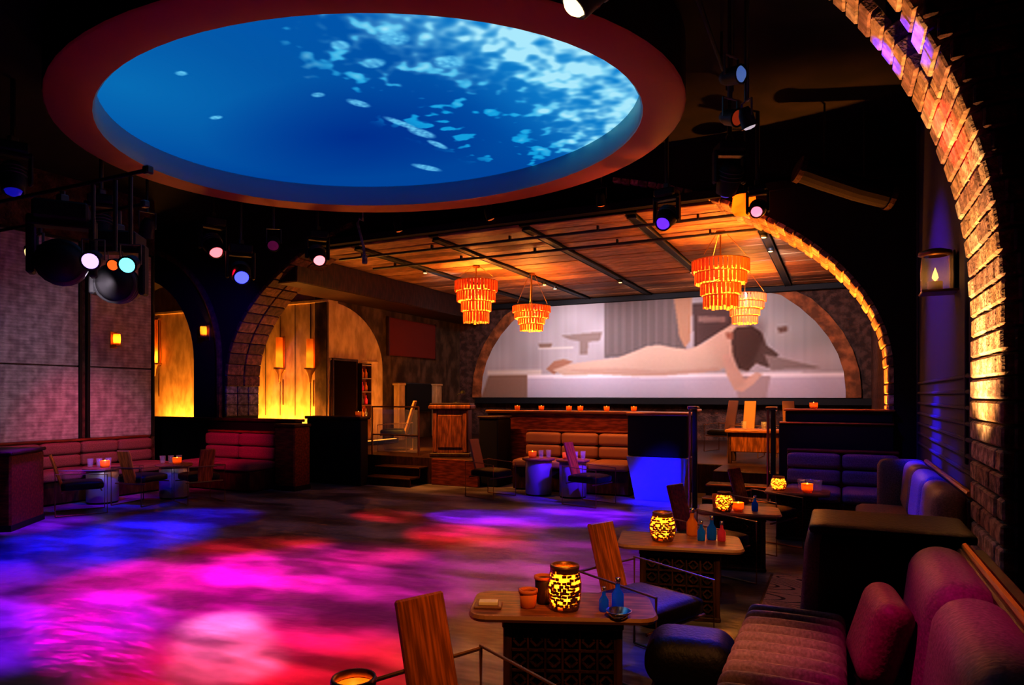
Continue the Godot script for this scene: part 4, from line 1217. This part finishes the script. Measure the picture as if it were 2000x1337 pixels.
func small_bottle(label: String, at: Vector3, m: Material, tilt := 0.0, k := 1.0) -> void:
	var o := thing("small_bottle", label, "bottle", at)
	part("body", lathe([Vector2(0, 0), Vector2(0.026, 0), Vector2(0.03, 0.01), Vector2(0.03, 0.07), Vector2(0.012, 0.10), Vector2(0.011, 0.13)].map(func(p): return p * k), 16), m, o)
	part("cap", lathe([Vector2(0, 0.125), Vector2(0.014, 0.125), Vector2(0.014, 0.15), Vector2(0, 0.152)].map(func(p): return p * k), 12), M.chrome, o)

func left_booth() -> void:
	# two woven panels hung on the left wall
	for k in 2:
		var o := thing("woven_panel", ["left of the two tall pale woven wall panels", "right of the two tall pale woven wall panels, beside the small arch"][k], "wall panel", V(-10.34, 0, 0), 0.0, "tall woven wall panels")
		var d0: float = [5.33, 6.58][k]
		var d1: float = [6.40, 7.60][k]
		var dm := (d0 + d1) * 0.5
		part("lower_board", box(Vector3(0.05, 1.08, d1 - d0), 0.01), M.woven_panel, o, V(0, 1.39, dm))
		part("upper_board", box(Vector3(0.05, 1.85, d1 - d0), 0.01), M.woven_panel, o, V(0, 2.875, dm))
		for q in 2: part("frame_stile", box(Vector3(0.07, 3.0, 0.045), 0.008), M.matt_black, o, V(0.0, 2.33, [d0 - 0.03, d1 + 0.03][q]))
		for q in 2: part("frame_rail", box(Vector3(0.07, 0.04, d1 - d0), 0.008), M.matt_black, o, V(0.0, [0.83, 3.82][q], dm))
	bench("rose leather banquette along the wall under the woven panels", V(-10.27, 0, 6.32), 90.0, 2.3, 4, M.rose_leather, M.rose_leather, 0.44, 0.84)
	bench("rose leather banquette across the corner before the dark half wall", V(-8.95, 0, 8.32), 0.0, 1.55, 2, M.rose_leather, M.rose_leather, 0.44, 0.90)
	var hw := thing("half_wall", "long black half wall behind the left banquettes", "half wall", V(-10.2, 0, 8.56))
	part("panel", box(Vector3(4.4, 1.06, 0.16), 0.01), M.matt_black, hw, Vector3(0, 0.53, 0))
	part("cap_rail", box(Vector3(4.44, 0.05, 0.24), 0.012), M.dark_wood, hw, Vector3(0, 1.085, 0))
	var eb := thing("booth_end", "tall dark wood end block at the right of the left banquettes", "booth end", V(-7.88, 0, 8.28), 0.0)
	part("body", box(Vector3(0.42, 1.0, 0.36), 0.02), M.red_wood, eb, Vector3(0, 0.5, 0))
	part("cap", box(Vector3(0.45, 0.05, 0.39), 0.012), M.dark_wood, eb, Vector3(0, 1.025, 0))
	part("plinth", box(Vector3(0.43, 0.08, 0.37), 0.0), M.matt_black, eb, Vector3(0, 0.04, 0))
	var nb := thing("booth_end", "low wood end block at the far left edge with a violet-lit side", "booth end", V(-8.77, 0, 4.42), 38.0)
	part("body", box(Vector3(0.80, 0.84, 0.80), 0.02), M.red_wood, nb, Vector3(0, 0.42, 0))
	part("cap", box(Vector3(0.84, 0.04, 0.84), 0.012), M.dark_wood, nb, Vector3(0, 0.86, 0))
	part("plinth", box(Vector3(0.81, 0.07, 0.81), 0.0), M.matt_black, nb, Vector3(0, 0.035, 0))
	# tables, chairs and what stands on them
	drum_table("drum table in the left booth, nearer the low end block", V(-9.30, 0, 6.10), 0.50, "drum tables in the left booth")
	drum_table("drum table in the left booth, nearer the tall end block", V(-8.80, 0, 6.85), 0.50, "drum tables in the left booth")
	chair("blue-lit lounge chair at the far left beside the low end block", V(-8.75, 0, 5.45), 60.0, "chairs in the left booth")
	chair("lounge chair between the two drum tables of the left booth", V(-8.72, 0, 6.28), 100.0, "chairs in the left booth")
	chair("lounge chair right of the drum tables in the left booth", V(-8.15, 0, 6.75), 160.0, "chairs in the left booth")
	for k in 2:
		var t: Vector3 = [V(-9.30, 0.50, 6.10), V(-8.80, 0.50, 6.85)][k]
		tealight(["lit candle on the drum table nearer the low end block", "lit candle on the drum table nearer the tall end block"][k], t + Vector3(0.10, 0, 0.03), "candles on the left booth tables", 0.10, 1.3)
		for j in 3: glassware("clear glass, %s, on the drum table nearer the %s end block" % [["farthest from the candle", "middle of three", "nearest the candle"][j], ["low", "tall"][k]], t + Vector3(-0.13 + 0.06 * j, 0, 0.09 - 0.09 * j), "glasses on the left booth tables")

func centre_booth() -> void:
	bench("red-brown banquette with a tall back in the middle of the far side", V(-3.76, 0, 10.45), 0.0, 1.9, 3, M.tan_leather, M.tan_leather, 0.48, 0.92)
	var bp := thing("back_screen", "tall red wood screen behind the middle banquette", "screen", V(-4.1, 0, 10.60))
	part("panel", box(Vector3(2.9, 1.2, 0.12), 0.012), M.red_wood, bp, Vector3(0, 0.6, 0))
	part("cap_rail", box(Vector3(2.94, 0.05, 0.22), 0.012), M.brass, bp, Vector3(0, 1.225, 0))
	var le := thing("booth_end", "dark green black end block at the left of the middle banquette", "booth end", V(-5.2, 0, 10.15))
	part("body", box(Vector3(0.36, 1.12, 0.5), 0.02), M.matt_black, le, Vector3(0, 0.56, 0))
	part("cap", box(Vector3(0.39, 0.04, 0.53), 0.01), M.dark_wood, le, Vector3(0, 1.14, 0))
	var re := thing("booth_end", "big dark end block at the right of the middle banquette, its tapered foot lit blue", "booth end", V(-2.34, 0, 9.92))
	var st := new_st()
	var h0 := Vector2(0.33, 0.26)
	var h1 := Vector2(0.44, 0.33)
	quad(st, Vector3(-h0.x, 0, h0.y), Vector3(h0.x, 0, h0.y), Vector3(h1.x, 0.62, h1.y), Vector3(-h1.x, 0.62, h1.y))
	quad(st, Vector3(h0.x, 0, -h0.y), Vector3(-h0.x, 0, -h0.y), Vector3(-h1.x, 0.62, -h1.y), Vector3(h1.x, 0.62, -h1.y))
	quad(st, Vector3(h0.x, 0, h0.y), Vector3(h0.x, 0, -h0.y), Vector3(h1.x, 0.62, -h1.y), Vector3(h1.x, 0.62, h1.y))
	quad(st, Vector3(-h0.x, 0, -h0.y), Vector3(-h0.x, 0, h0.y), Vector3(-h1.x, 0.62, h1.y), Vector3(-h1.x, 0.62, -h1.y))
	quad(st, Vector3(-h1.x, 0.62, h1.y), Vector3(h1.x, 0.62, h1.y), Vector3(h1.x, 0.62, -h1.y), Vector3(-h1.x, 0.62, -h1.y))
	part("tapered_foot", done(st), M.pale_paint, re)
	part("upper_block", box(Vector3(0.86, 0.58, 0.62), 0.015), M.matt_black, re, Vector3(0, 0.92, 0))
	part("cap", box(Vector3(0.90, 0.045, 0.66), 0.012), M.brass, re, Vector3(0, 1.235, 0))
	chair("lounge chair left of the middle banquette, back slat lit yellow", V(-4.68, 0, 8.98), -14.0, "chairs before the middle banquette", M.tan_leather, 0.84)
	chair("lounge chair nearer the blue-lit end block before the middle banquette", V(-3.12, 0, 8.92), -14.0, "chairs before the middle banquette", M.amber_wood, 0.84)
	drum_table("violet-lit drum table beside the chair at the left of the middle banquette", V(-4.10, 0, 9.45), 0.56, "drum tables before the middle banquette")
	drum_table("blue-lit drum table beside the chair nearer the blue-lit end block", V(-3.55, 0, 9.45), 0.56, "drum tables before the middle banquette")
	for k in 2:
		var t: Vector3 = [V(-4.10, 0.56, 9.45), V(-3.55, 0.56, 9.45)][k]
		tealight(["lit candle on the left drum table of the middle banquette", "lit candle on the right drum table of the middle banquette"][k], t + Vector3(-0.08, 0, 0.05), "candles before the middle banquette", 0.10, 1.3)
		for j in 2: glassware("clear glass on the %s drum table before the middle banquette, %s" % [["left", "right"][k], ["beside the candle", "farther from the candle"][j]], t + Vector3(0.06 + 0.08 * j, 0, 0.05 - 0.1 * j), "glasses before the middle banquette")

func right_booth() -> void:
	bench("long dark banquette under the right haunch of the wide arch, lit blue and red", V(0.02, 0, 8.72), 0.0, 1.16, 2, M.mauve_leather, M.mauve_leather, 0.46, 0.86)
	var lg := thing("parapet", "black stepped parapet under the right haunch of the wide arch", "parapet", V(-0.05, 0, 8.86))
	part("wall_panel", box(Vector3(1.22, 1.16, 0.10), 0.01), M.matt_black, lg, Vector3(0, 0.58, 0.0))
	part("upper_panel", box(Vector3(1.14, 0.13, 0.20), 0.01), M.matt_black, lg, Vector3(0.03, 1.25, -0.08))
	part("rail", box(Vector3(1.22, 0.025, 0.14), 0.008), M.brass, lg, Vector3(0, 1.172, 0.0))
	part("top_rail", box(Vector3(1.18, 0.025, 0.26), 0.008), M.brass, lg, Vector3(0.03, 1.328, -0.08))
	tealight("lit candle on the black stepped parapet at the right", V(-0.28, 1.34, 8.94), "small candles along the far ledges", 0.10)
	# blue and mauve banquette along the right wall beyond the pier
	var o := thing("banquette", "blue-lit banquette along the right wall, half hidden by the brick pier", "banquette", V(0.78, 0, 6.30), -90.0)
	part("plinth", box(Vector3(2.4, 0.30, 0.50), 0.01), M.dark_wood, o, Vector3(0, 0.16, 0.33))
	part("back_panel", box(Vector3(2.4, 0.84, 0.05), 0.012), M.dark_wood, o, Vector3(0, 0.42, 0.03))
	part("piping", tube([Vector3(-1.2, 0.88, 0.04), Vector3(1.2, 0.88, 0.04)], 0.02, 8), M.brass, o)
	for k in 3:
		part("seat_cushion", soft(Vector3(0.79, 0.14, 0.56), 0.05, 10, 0.015), M.mauve_leather, o, Vector3(-0.8 + 0.8 * k, 0.38, 0.36))
		part("back_cushion", soft(Vector3(0.79, 0.46, 0.20), 0.09, 12), M.mauve_leather, o, Vector3(-0.8 + 0.8 * k, 0.66, 0.15), Basis(Vector3.RIGHT, -0.10))
	part("arm_roll", soft(Vector3(0.16, 0.62, 0.42), 0.08, 10), M.mauve_leather, o, Vector3(-1.24, 0.58, 0.24))

func near_booth() -> void:
	var o := thing("banquette", "pleated mauve banquette nearest the camera at the lower right", "banquette", V(0.47, 0, 2.55), -90.0)
	# local: +z points to the room (-x), x runs along the depth
	part("plinth", box(Vector3(1.56, 0.30, 0.70), 0.015), M.black_leather, o, Vector3(0, 0.15, 0.50))
	part("seat_cushion", soft(Vector3(1.56, 0.15, 0.84), 0.06, 12, 0.02), M.black_leather, o, Vector3(0, 0.345, 0.43))
	part("back_panel", box(Vector3(1.62, 0.84, 0.05), 0.012), M.dark_wood, o, Vector3(0, 0.42, -0.03))
	part("piping", tube([Vector3(-0.80, 0.875, 0.0), Vector3(0.80, 0.875, 0.0)], 0.016, 8), M.brass, o)
	part("top_rail", box(Vector3(1.62, 0.03, 0.10), 0.008), M.dark_wood, o, Vector3(0, 0.85, -0.02))
	for k in 2:
		part("back_cushion", soft(Vector3(0.775, 0.50, 0.23), 0.11, 16), M.mauve_leather, o, Vector3(-0.39 + 0.78 * k, 0.64, 0.12), Basis(Vector3.RIGHT, -0.12))
	var pc := thing("scatter_cushion", "round-edged rose scatter cushion leaning on the nearest banquette's back", "cushion", V(0.13, 0.43, 2.86), -84.0)
	part("cover", soft(Vector3(0.40, 0.32, 0.13), 0.065, 14), M.rose_leather, pc, Vector3(0, 0.19, 0), Basis(Vector3.RIGHT, -0.30))
	var pb := thing("seat_pad", "pleated pale seat pad at the end of the nearest banquette", "seat pad", V(-0.175, 0.448, 2.72))
	part("pad", soft(Vector3(0.40, 0.11, 1.15), 0.04, 16, 0.015, 11, 0.055), M.mauve_leather, pb, Vector3(0, 0.055, 0))
	# upholstered divider between this booth and the next
	var dv := thing("booth_divider", "thick dark upholstered divider behind the nearest banquette", "divider", V(0.20, 0, 3.68))
	part("block", soft(Vector3(0.62, 0.86, 0.52), 0.07, 14), M.black_leather, dv, Vector3(0, 0.44, 0))
	part("edge_roll", soft(Vector3(0.09, 0.86, 0.50), 0.045, 12), M.mauve_leather, dv, Vector3(-0.325, 0.44, 0.0), Basis(Vector3.BACK, -0.06))
	part("top_pad", soft(Vector3(0.66, 0.05, 0.54), 0.025, 10), M.black_leather, dv, Vector3(0, 0.885, 0))
	part("foot", box(Vector3(0.56, 0.03, 0.46), 0.0), M.matt_black, dv, Vector3(0, 0.015, 0))
	var ot := thing("ottoman", "dark rounded ottoman between the first table and the nearest banquette", "ottoman", V(-0.60, 0, 3.11), 8.0)
	part("cushion", soft(Vector3(0.40, 0.20, 0.34), 0.09, 14, 0.02), M.black_leather, ot, Vector3(0, 0.32, 0))
	part("base", box(Vector3(0.34, 0.20, 0.28), 0.02), M.matt_black, ot, Vector3(0, 0.13, 0))
	for s in [[-1, -1], [-1, 1], [1, -1], [1, 1]]: part("leg", box(Vector3(0.03, 0.04, 0.03), 0.0), M.chrome, ot, Vector3(s[0] * 0.14, 0.02, s[1] * 0.11))
	# rug with contour stripes in the aisle
	var im := Image.create(256, 256, false, Image.FORMAT_RGB8)
	var nz := noise(0.010, 2, 5)
	for y in 256:
		for x in 256:
			var f := absf(sin((nz.get_noise_2d(x * 0.55, y * 1.1) * 9.0 + x * 0.020) * PI))
			var t := smoothstep(0.28, 0.42, f)
			var g := 0.9 + 0.1 * hash01(x, y)
			im.set_pixel(x, y, Color(0.20, 0.13, 0.13).lerp(Color(0.66, 0.50, 0.44), t) * g)
	var rm := mat("contour_rug", Color.WHITE, 0.9)
	rm.albedo_texture = ImageTexture.create_from_image(im)
	rm.uv1_triplanar = true
	rm.uv1_world_triplanar = true
	rm.uv1_scale = Vector3(0.55, 0.55, 0.55)
	var rug := thing("rug", "rug with dark contour stripes in the aisle beside the second table", "rug", V(-0.17, 0, 5.05))
	part("pile", box(Vector3(0.66, 0.018, 2.0), 0.006), rm, rug, Vector3(0, 0.010, 0))
	part("binding", box(Vector3(0.70, 0.012, 2.04), 0.004), M.dark_wood, rug, Vector3(0, 0.006, 0))

# ---------------------------------------------------------------- low cocktail tables of the right-hand row
func cocktail_table(label: String, at: Vector3, yaw: float, w: float, dp: float, h: float) -> void:
	var o := thing("cocktail_table", label, "table", at, yaw, "low fretwork tables of the right-hand row")
	var r := 0.07
	var out := PackedVector2Array()
	for c in [[1, 1, 0], [-1, 1, 90], [-1, -1, 180], [1, -1, 270]]:
		for k in 5:
			var a := deg_to_rad(c[2] + k * 22.5)
			out.append(Vector2(c[0] * (w * 0.5 - r) + r * cos(a), c[1] * (dp * 0.5 - r) + r * sin(a)))
	var flat := Basis(Vector3(1, 0, 0), Vector3(0, 0, -1), Vector3(0, 1, 0))
	part("top", prism(out, -0.03, 0.0), M.table_wood, o, Vector3(0, h, 0), flat)
	var st := new_st()
	var edge := []
	for p in out: edge.append(Vector3(p.x, h - 0.015, -p.y))
	edge.append(edge[0])
	add_tube(st, edge, 0.017, 6)
	part("edge_band", done(st), M.tan_leather, o)
	var bw := w * 0.64
	var bd := dp * 0.72
	part("core", box(Vector3(bw - 0.05, h - 0.05, bd - 0.05), 0.01), M.matt_black, o, Vector3(0, (h - 0.05) * 0.5, 0))
	part("foot", box(Vector3(bw + 0.02, 0.03, bd + 0.02), 0.006), M.dark_wood, o, Vector3(0, 0.015, 0))
	part("collar", box(Vector3(bw + 0.02, 0.04, bd + 0.02), 0.006), M.dark_wood, o, Vector3(0, h - 0.055, 0))
	for s in [[-1, -1], [-1, 1], [1, -1], [1, 1]]: part("corner_post", box(Vector3(0.03, h - 0.06, 0.03), 0.005), M.dark_wood, o, Vector3(s[0] * (bw * 0.5 - 0.01), (h - 0.06) * 0.5 + 0.01, s[1] * (bd * 0.5 - 0.01)))
	# carved fretwork on the four sides: bars and square rings in relief
	for side in 4:
		var sb := Basis(Vector3.UP, side * PI / 2)
		var len: float = (bw if side % 2 == 0 else bd) - 0.06
		var off: float = (bd if side % 2 == 0 else bw) * 0.5 - 0.006
		var f := new_st()
		var nx := int(round(len / 0.085))
		var ny := int(round((h - 0.12) / 0.085))
		for i in nx + 1: add_box(f, Vector3(-len * 0.5 + len * i / nx, (h - 0.06) * 0.5, 0), Vector3(0.010, h - 0.1, 0.014))
		for j in ny + 1: add_box(f, Vector3(0, 0.04 + (h - 0.12) * j / ny, 0), Vector3(len, 0.010, 0.014))
		for i in nx:
			for j in ny:
				var c := Vector3(-len * 0.5 + len * (i + 0.5) / nx, 0.04 + (h - 0.12) * (j + 0.5) / ny, 0)
				for q in 4:
					var a := q * PI / 2 + PI / 4
					add_box(f, c + Vector3(cos(a), sin(a), 0) * 0.022, Vector3(0.036, 0.009, 0.012), 0.0, Basis(Vector3.BACK, a + PI / 2))
		var fr := part("fretwork", done(f), M.dark_wood, o, sb * Vector3(0, 0, off), sb)
		fr.set_meta("kind", "stuff")

func tables() -> void:
	cocktail_table("low fretwork table nearest the camera, only its lantern in view", V(-1.34, 0, 1.36), 22.0, 0.66, 0.46, 0.50)
	cocktail_table("low fretwork table in the foreground with cups, lantern and blue bottles", V(-1.20, 0, 3.05), 22.0, 0.84, 0.38, 0.50)
	cocktail_table("low fretwork table second from the foreground, with a round lantern", V(-1.00, 0, 4.75), 12.0, 0.80, 0.46, 0.50)
	cocktail_table("low fretwork table third from the foreground, with a lantern and a blue bottle", V(-0.80, 0, 6.26), 8.0, 0.66, 0.44, 0.50)
	cocktail_table("farthest low fretwork table of the row, before the dark banquette", V(-0.40, 0, 7.76), 0.0, 0.60, 0.42, 0.50)
	pierced_lantern("dark pierced lantern at the very bottom edge, seen from above", V(-1.23, 0.50, 1.53), 0.068, 0.21, false, 0.10)
	pierced_lantern("tall pierced gold lantern on the foreground table", V(-1.16, 0.50, 2.98), 0.073, 0.21, false, 0.20)
	pierced_lantern("round pierced lantern on the second table", V(-1.10, 0.50, 4.68), 0.085, 0.20, true, 0.20)
	pierced_lantern("pierced lantern on the third table", V(-0.90, 0.50, 6.10), 0.070, 0.17, true, 0.20)
	pierced_lantern("small glowing globe lantern on the farthest table of the row", V(-0.58, 0.50, 7.70), 0.075, 0.15, true, 0.25)
	# foreground table
	var tr := thing("menu_tray", "small flat tray with pale cards at the left end of the foreground table", "tray", V(-1.50, 0.50, 2.86), 22.0)
	part("tray", box(Vector3(0.13, 0.012, 0.09), 0.004), M.tan_leather, tr, Vector3(0, 0.006, 0))
	part("card", box(Vector3(0.09, 0.016, 0.05), 0.002), M.white_wax, tr, Vector3(0, 0.02, 0))
	var cup := lathe([Vector2(0, 0), Vector2(0.03, 0), Vector2(0.037, 0.01), Vector2(0.042, 0.085), Vector2(0.037, 0.085), Vector2(0.032, 0.015), Vector2(0, 0.012)], 18)
	for k in 2:
		var c := thing("candle_cup", ["short orange cup left of the gold lantern", "taller orange-topped cup close beside the gold lantern"][k], "cup", V([-1.325, -1.285][k], 0.50, [2.93, 3.02][k]), 0.0, "cups on the foreground table")
		part("cup", cup, [M.orange_cup, M.dark_wood][k], c, Vector3.ZERO, Basis.from_scale(Vector3(1, [0.85, 1.45][k], 1)))
		part("lip", lathe([Vector2(0.040, 0.080), Vector2(0.046, 0.085), Vector2(0.046, 0.098), Vector2(0.036, 0.098), Vector2(0.034, 0.085)], 18), M.orange_cup, c, Vector3(0, [-0.012, 0.035][k], 0))
	small_bottle("blue glass bottle on the foreground table, left of two", V(-0.985, 0.50, 3.03), M.blue_glass, 0.0, 0.75)
	small_bottle("blue glass bottle on the foreground table, right of two", V(-0.94, 0.50, 3.10), M.blue_glass, 0.0, 0.95)
	var ad := thing("glass_dish", "clear glass dish with pale rim at the right end of the foreground table", "dish", V(-0.90, 0.50, 2.98))
	part("dish", lathe([Vector2(0, 0), Vector2(0.04, 0), Vector2(0.06, 0.03), Vector2(0.056, 0.03), Vector2(0.038, 0.006), Vector2(0, 0.006)], 18), M.chrome, ad)
	# second table
	small_bottle("cyan glass bottle on the second table", V(-0.86, 0.50, 4.80), M.blue_glass, 0.0, 0.9)
	small_bottle("darker blue glass bottle beside the cyan one on the second table", V(-0.80, 0.50, 4.86), M.blue_glass, 0.0, 1.1)
	small_bottle("pink glass bottle on the second table", V(-0.73, 0.50, 4.84), M.pink_glass, 0.0, 0.9)
	small_bottle("yellow glass bottle on the second table, behind the cyan one", V(-0.95, 0.50, 4.94), M.amber_glass, 0.0, 1.3)
	# third table
	small_bottle("blue glass bottle on the third table", V(-0.66, 0.50, 6.22), M.blue_glass, 0.0, 0.9)
	tealight("lit tealight on the third table beside the lantern", V(-0.79, 0.50, 6.16), "", 0.08)
	glassware("clear glass on the third table behind the tealight", V(-0.99, 0.50, 6.28), "", M.amber_glass)
	# farthest table
	for k in 3: glassware("clear glass on the farthest table of the row, %s" % ["beside the globe lantern", "between two other glasses", "at the right end"][k], V(-0.36 + 0.08 * k, 0.50, 7.78 + 0.06 * (k % 2)), "glasses on the farthest table of the row")
	tealight("lit tealight on the farthest table of the row", V(-0.30, 0.50, 7.66), "", 0.08, 1.2)
	# chairs on the dance-floor side
	chair("foreground lounge chair with a broad amber wood back slat", V(-1.11, 0, 1.99), -24.0, "lounge chairs along the right-hand row")
	chair("lounge chair with an amber wood slat between the first and second tables", V(-0.97, 0, 3.68), -24.0, "lounge chairs along the right-hand row")
	chair("lounge chair before the third table, its slat lit red", V(-0.95, 0, 5.58), -24.0, "lounge chairs along the right-hand row", M.red_wood)
	chair("lounge chair before the farthest table, its slat dark red", V(-0.68, 0, 7.10), -24.0, "lounge chairs along the right-hand row", M.red_wood)

# ---------------------------------------------------------------- things on and by the platform
func platform_things() -> void:
	var bar := thing("half_wall", "black block wall between the left booth and the platform steps", "half wall", V(-7.72, 0, 9.16))
	part("panel", box(Vector3(1.16, 1.10, 0.20), 0.01), M.matt_black, bar, Vector3(0, 0.55, 0))
	part("cap_rail", box(Vector3(1.20, 0.05, 0.28), 0.012), M.dark_wood, bar, Vector3(0, 1.125, 0))
	tealight("lit candle on the black block wall, leftmost of the far candles", V(-7.25, 1.15, 9.14), "small candles along the far ledges", 0.10, 1.1)
	var lx := [-5.0, -4.55, -4.05, -3.85, -3.4, -2.95]
	for k in 6: tealight("lit candle on the ledge of the red wood screen, %s from the left" % ["first", "second", "third", "fourth", "fifth", "sixth"][k], V(lx[k], 1.25, 10.60), "small candles along the far ledges", 0.06, 1.0)
	# steps up to the platform, left and right
	for k in 2:
		var st := thing("steps", ["dark steps with brass nosing at the left of the platform", "pale lit steps up to the platform right of the blue-lit end block"][k], "steps", V([-6.75, -1.22][k], 0, [9.55, 9.5][k]))
		for j in 2:
			part("tread", box(Vector3([0.9, 0.84][k], 0.03, 0.30), 0.006), [M.dark_wood, M.stone_0][k], st, Vector3(0, 0.15 * (j + 1) - 0.015, 0.15 - 0.28 * j))
			part("riser", box(Vector3([0.9, 0.84][k], 0.12, 0.02), 0.0), M.dark_wood, st, Vector3(0, 0.15 * (j + 1) - 0.09, 0.28 - 0.28 * j))
			part("nosing", box(Vector3([0.9, 0.84][k], 0.02, 0.02), 0.004), M.brass, st, Vector3(0, 0.15 * (j + 1) - 0.01, 0.305 - 0.28 * j))
	# brass railings
	for k in 3:
		var r := thing("railing", ["brass and glass railing at the left of the platform", "brass handrail left of the lit steps", "brass handrail right of the lit steps"][k], "railing", V([-7.12, -1.72, -0.75][k], [0.45, 0.0, 0.0][k], [10.0, 9.14, 9.14][k]))
		var w: float = [1.0, 0.0, 0.0][k]
		var hh: float = [0.85, 1.32, 1.32][k]
		if k == 0:
			for q in [-1, 1]: part("post", tube([Vector3(q * w * 0.5, 0, 0), Vector3(q * w * 0.5, hh, 0)], 0.018), M.brass, r)
			for q in 2: part("rail", tube([Vector3(-w * 0.5, hh - 0.5 * q, 0), Vector3(w * 0.5, hh - 0.5 * q, 0)], 0.014), M.brass, r)
			part("pane", box(Vector3(w - 0.06, hh - 0.1, 0.012), 0.002), M.clear_glass, r, Vector3(0, hh * 0.5, 0))
		else:
			part("post", box(Vector3(0.06, hh, 0.06), 0.008), M.black_metal, r, Vector3(0, hh * 0.5, 0))
			part("post", tube([Vector3(-0.06, 0, 0.03), Vector3(-0.06, hh, 0.03)], 0.016), M.brass, r)
			part("cap", box(Vector3(0.14, 0.04, 0.12), 0.008), M.chrome, r, Vector3(-0.02, hh + 0.02, 0.0))
			part("rail", tube([Vector3(0, hh - 0.02, 0.0), Vector3(0, hh - 0.02, -0.42)], 0.016), M.brass, r)
	# host stand
	var hs := thing("host_stand", "wooden host stand with panelled front left of the middle banquette", "lectern", V(-6.06, 0.45, 10.2), 20.0)
	part("body", box(Vector3(0.62, 0.78, 0.42), 0.02), M.amber_panel, hs, Vector3(0, 0.43, 0))
	part("plinth", box(Vector3(0.70, 0.07, 0.50), 0.012), M.dark_wood, hs, Vector3(0, 0.035, 0))
	part("cornice", box(Vector3(0.74, 0.08, 0.52), 0.02), M.amber_panel, hs, Vector3(0, 0.85, 0))
	part("top", box(Vector3(0.70, 0.03, 0.48), 0.008), M.dark_wood, hs, Vector3(0, 0.905, 0))
	part("front_panel", box(Vector3(0.42, 0.56, 0.02), 0.008), M.amber_panel, hs, Vector3(0, 0.44, 0.215))
	for q in [-1, 1]: part("pilaster", box(Vector3(0.07, 0.70, 0.03), 0.008), M.amber_panel, hs, Vector3(q * 0.26, 0.43, 0.215))
	var lamp := thing("desk_lamp", "small dark desk lamp on the host stand", "lamp", V(-5.98, 1.37, 10.2), 20.0)
	part("base", lathe([Vector2(0, 0), Vector2(0.06, 0), Vector2(0.05, 0.015), Vector2(0, 0.018)], 14), M.black_metal, lamp)
	part("stem", tube([Vector3(0, 0.01, 0), Vector3(0.02, 0.14, 0), Vector3(0.10, 0.19, 0)], 0.008, 6), M.black_metal, lamp)
	part("shade", lathe([Vector2(0.055, -0.02), Vector2(0.03, 0.03), Vector2(0, 0.035)], 14), M.matt_black, lamp, Vector3(0.11, 0.185, 0))
	# dark wooden front under the host stand
	struct("trim_5", box(Vector3(0.9, 0.44, 0.06), 0.01), M.red_wood, V(-5.75, 0.22, 9.77), "red wood front of the platform under the host stand")
	# chairs and tables on the platform
	chair("yellow-lit chair on the platform left of the host stand", V(-7.62, 0.45, 10.72), 200.0, "chairs on the platform", M.tan_leather, 0.95)
	chair("yellow-lit chair on the platform above the lit steps, leftmost of three", V(-1.95, 0.45, 13.2), 250.0, "chairs on the platform", M.tan_leather, 0.95)
	chair("yellow-lit chair on the platform above the lit steps, middle of three", V(-1.45, 0.45, 12.3), 265.0, "chairs on the platform", M.tan_leather, 0.95)
	chair("yellow-lit chair on the platform above the lit steps, rightmost of three", V(-0.75, 0.45, 12.6), 280.0, "chairs on the platform", M.tan_leather, 0.95)
	var pt := thing("dining_table", "wooden table on the platform before the three yellow-lit chairs", "table", V(-1.05, 0.45, 11.2))
	part("top", box(Vector3(1.1, 0.05, 0.6), 0.012), M.table_wood, pt, Vector3(0, 0.50, 0))
	part("apron", box(Vector3(1.0, 0.30, 0.5), 0.01), M.amber_panel, pt, Vector3(0, 0.33, 0))
	for s in [[-1, -1], [-1, 1], [1, -1], [1, 1]]: part("leg", box(Vector3(0.06, 0.48, 0.06), 0.008), M.dark_wood, pt, Vector3(s[0] * 0.48, 0.24, s[1] * 0.22))
	for k in 3: glassware("clear glass on the wooden table of the platform, %s of three" % ["left", "middle", "right"][k], V(-1.35 + 0.3 * k, 0.975, 11.2 - 0.05 * k), "glasses on the platform table")
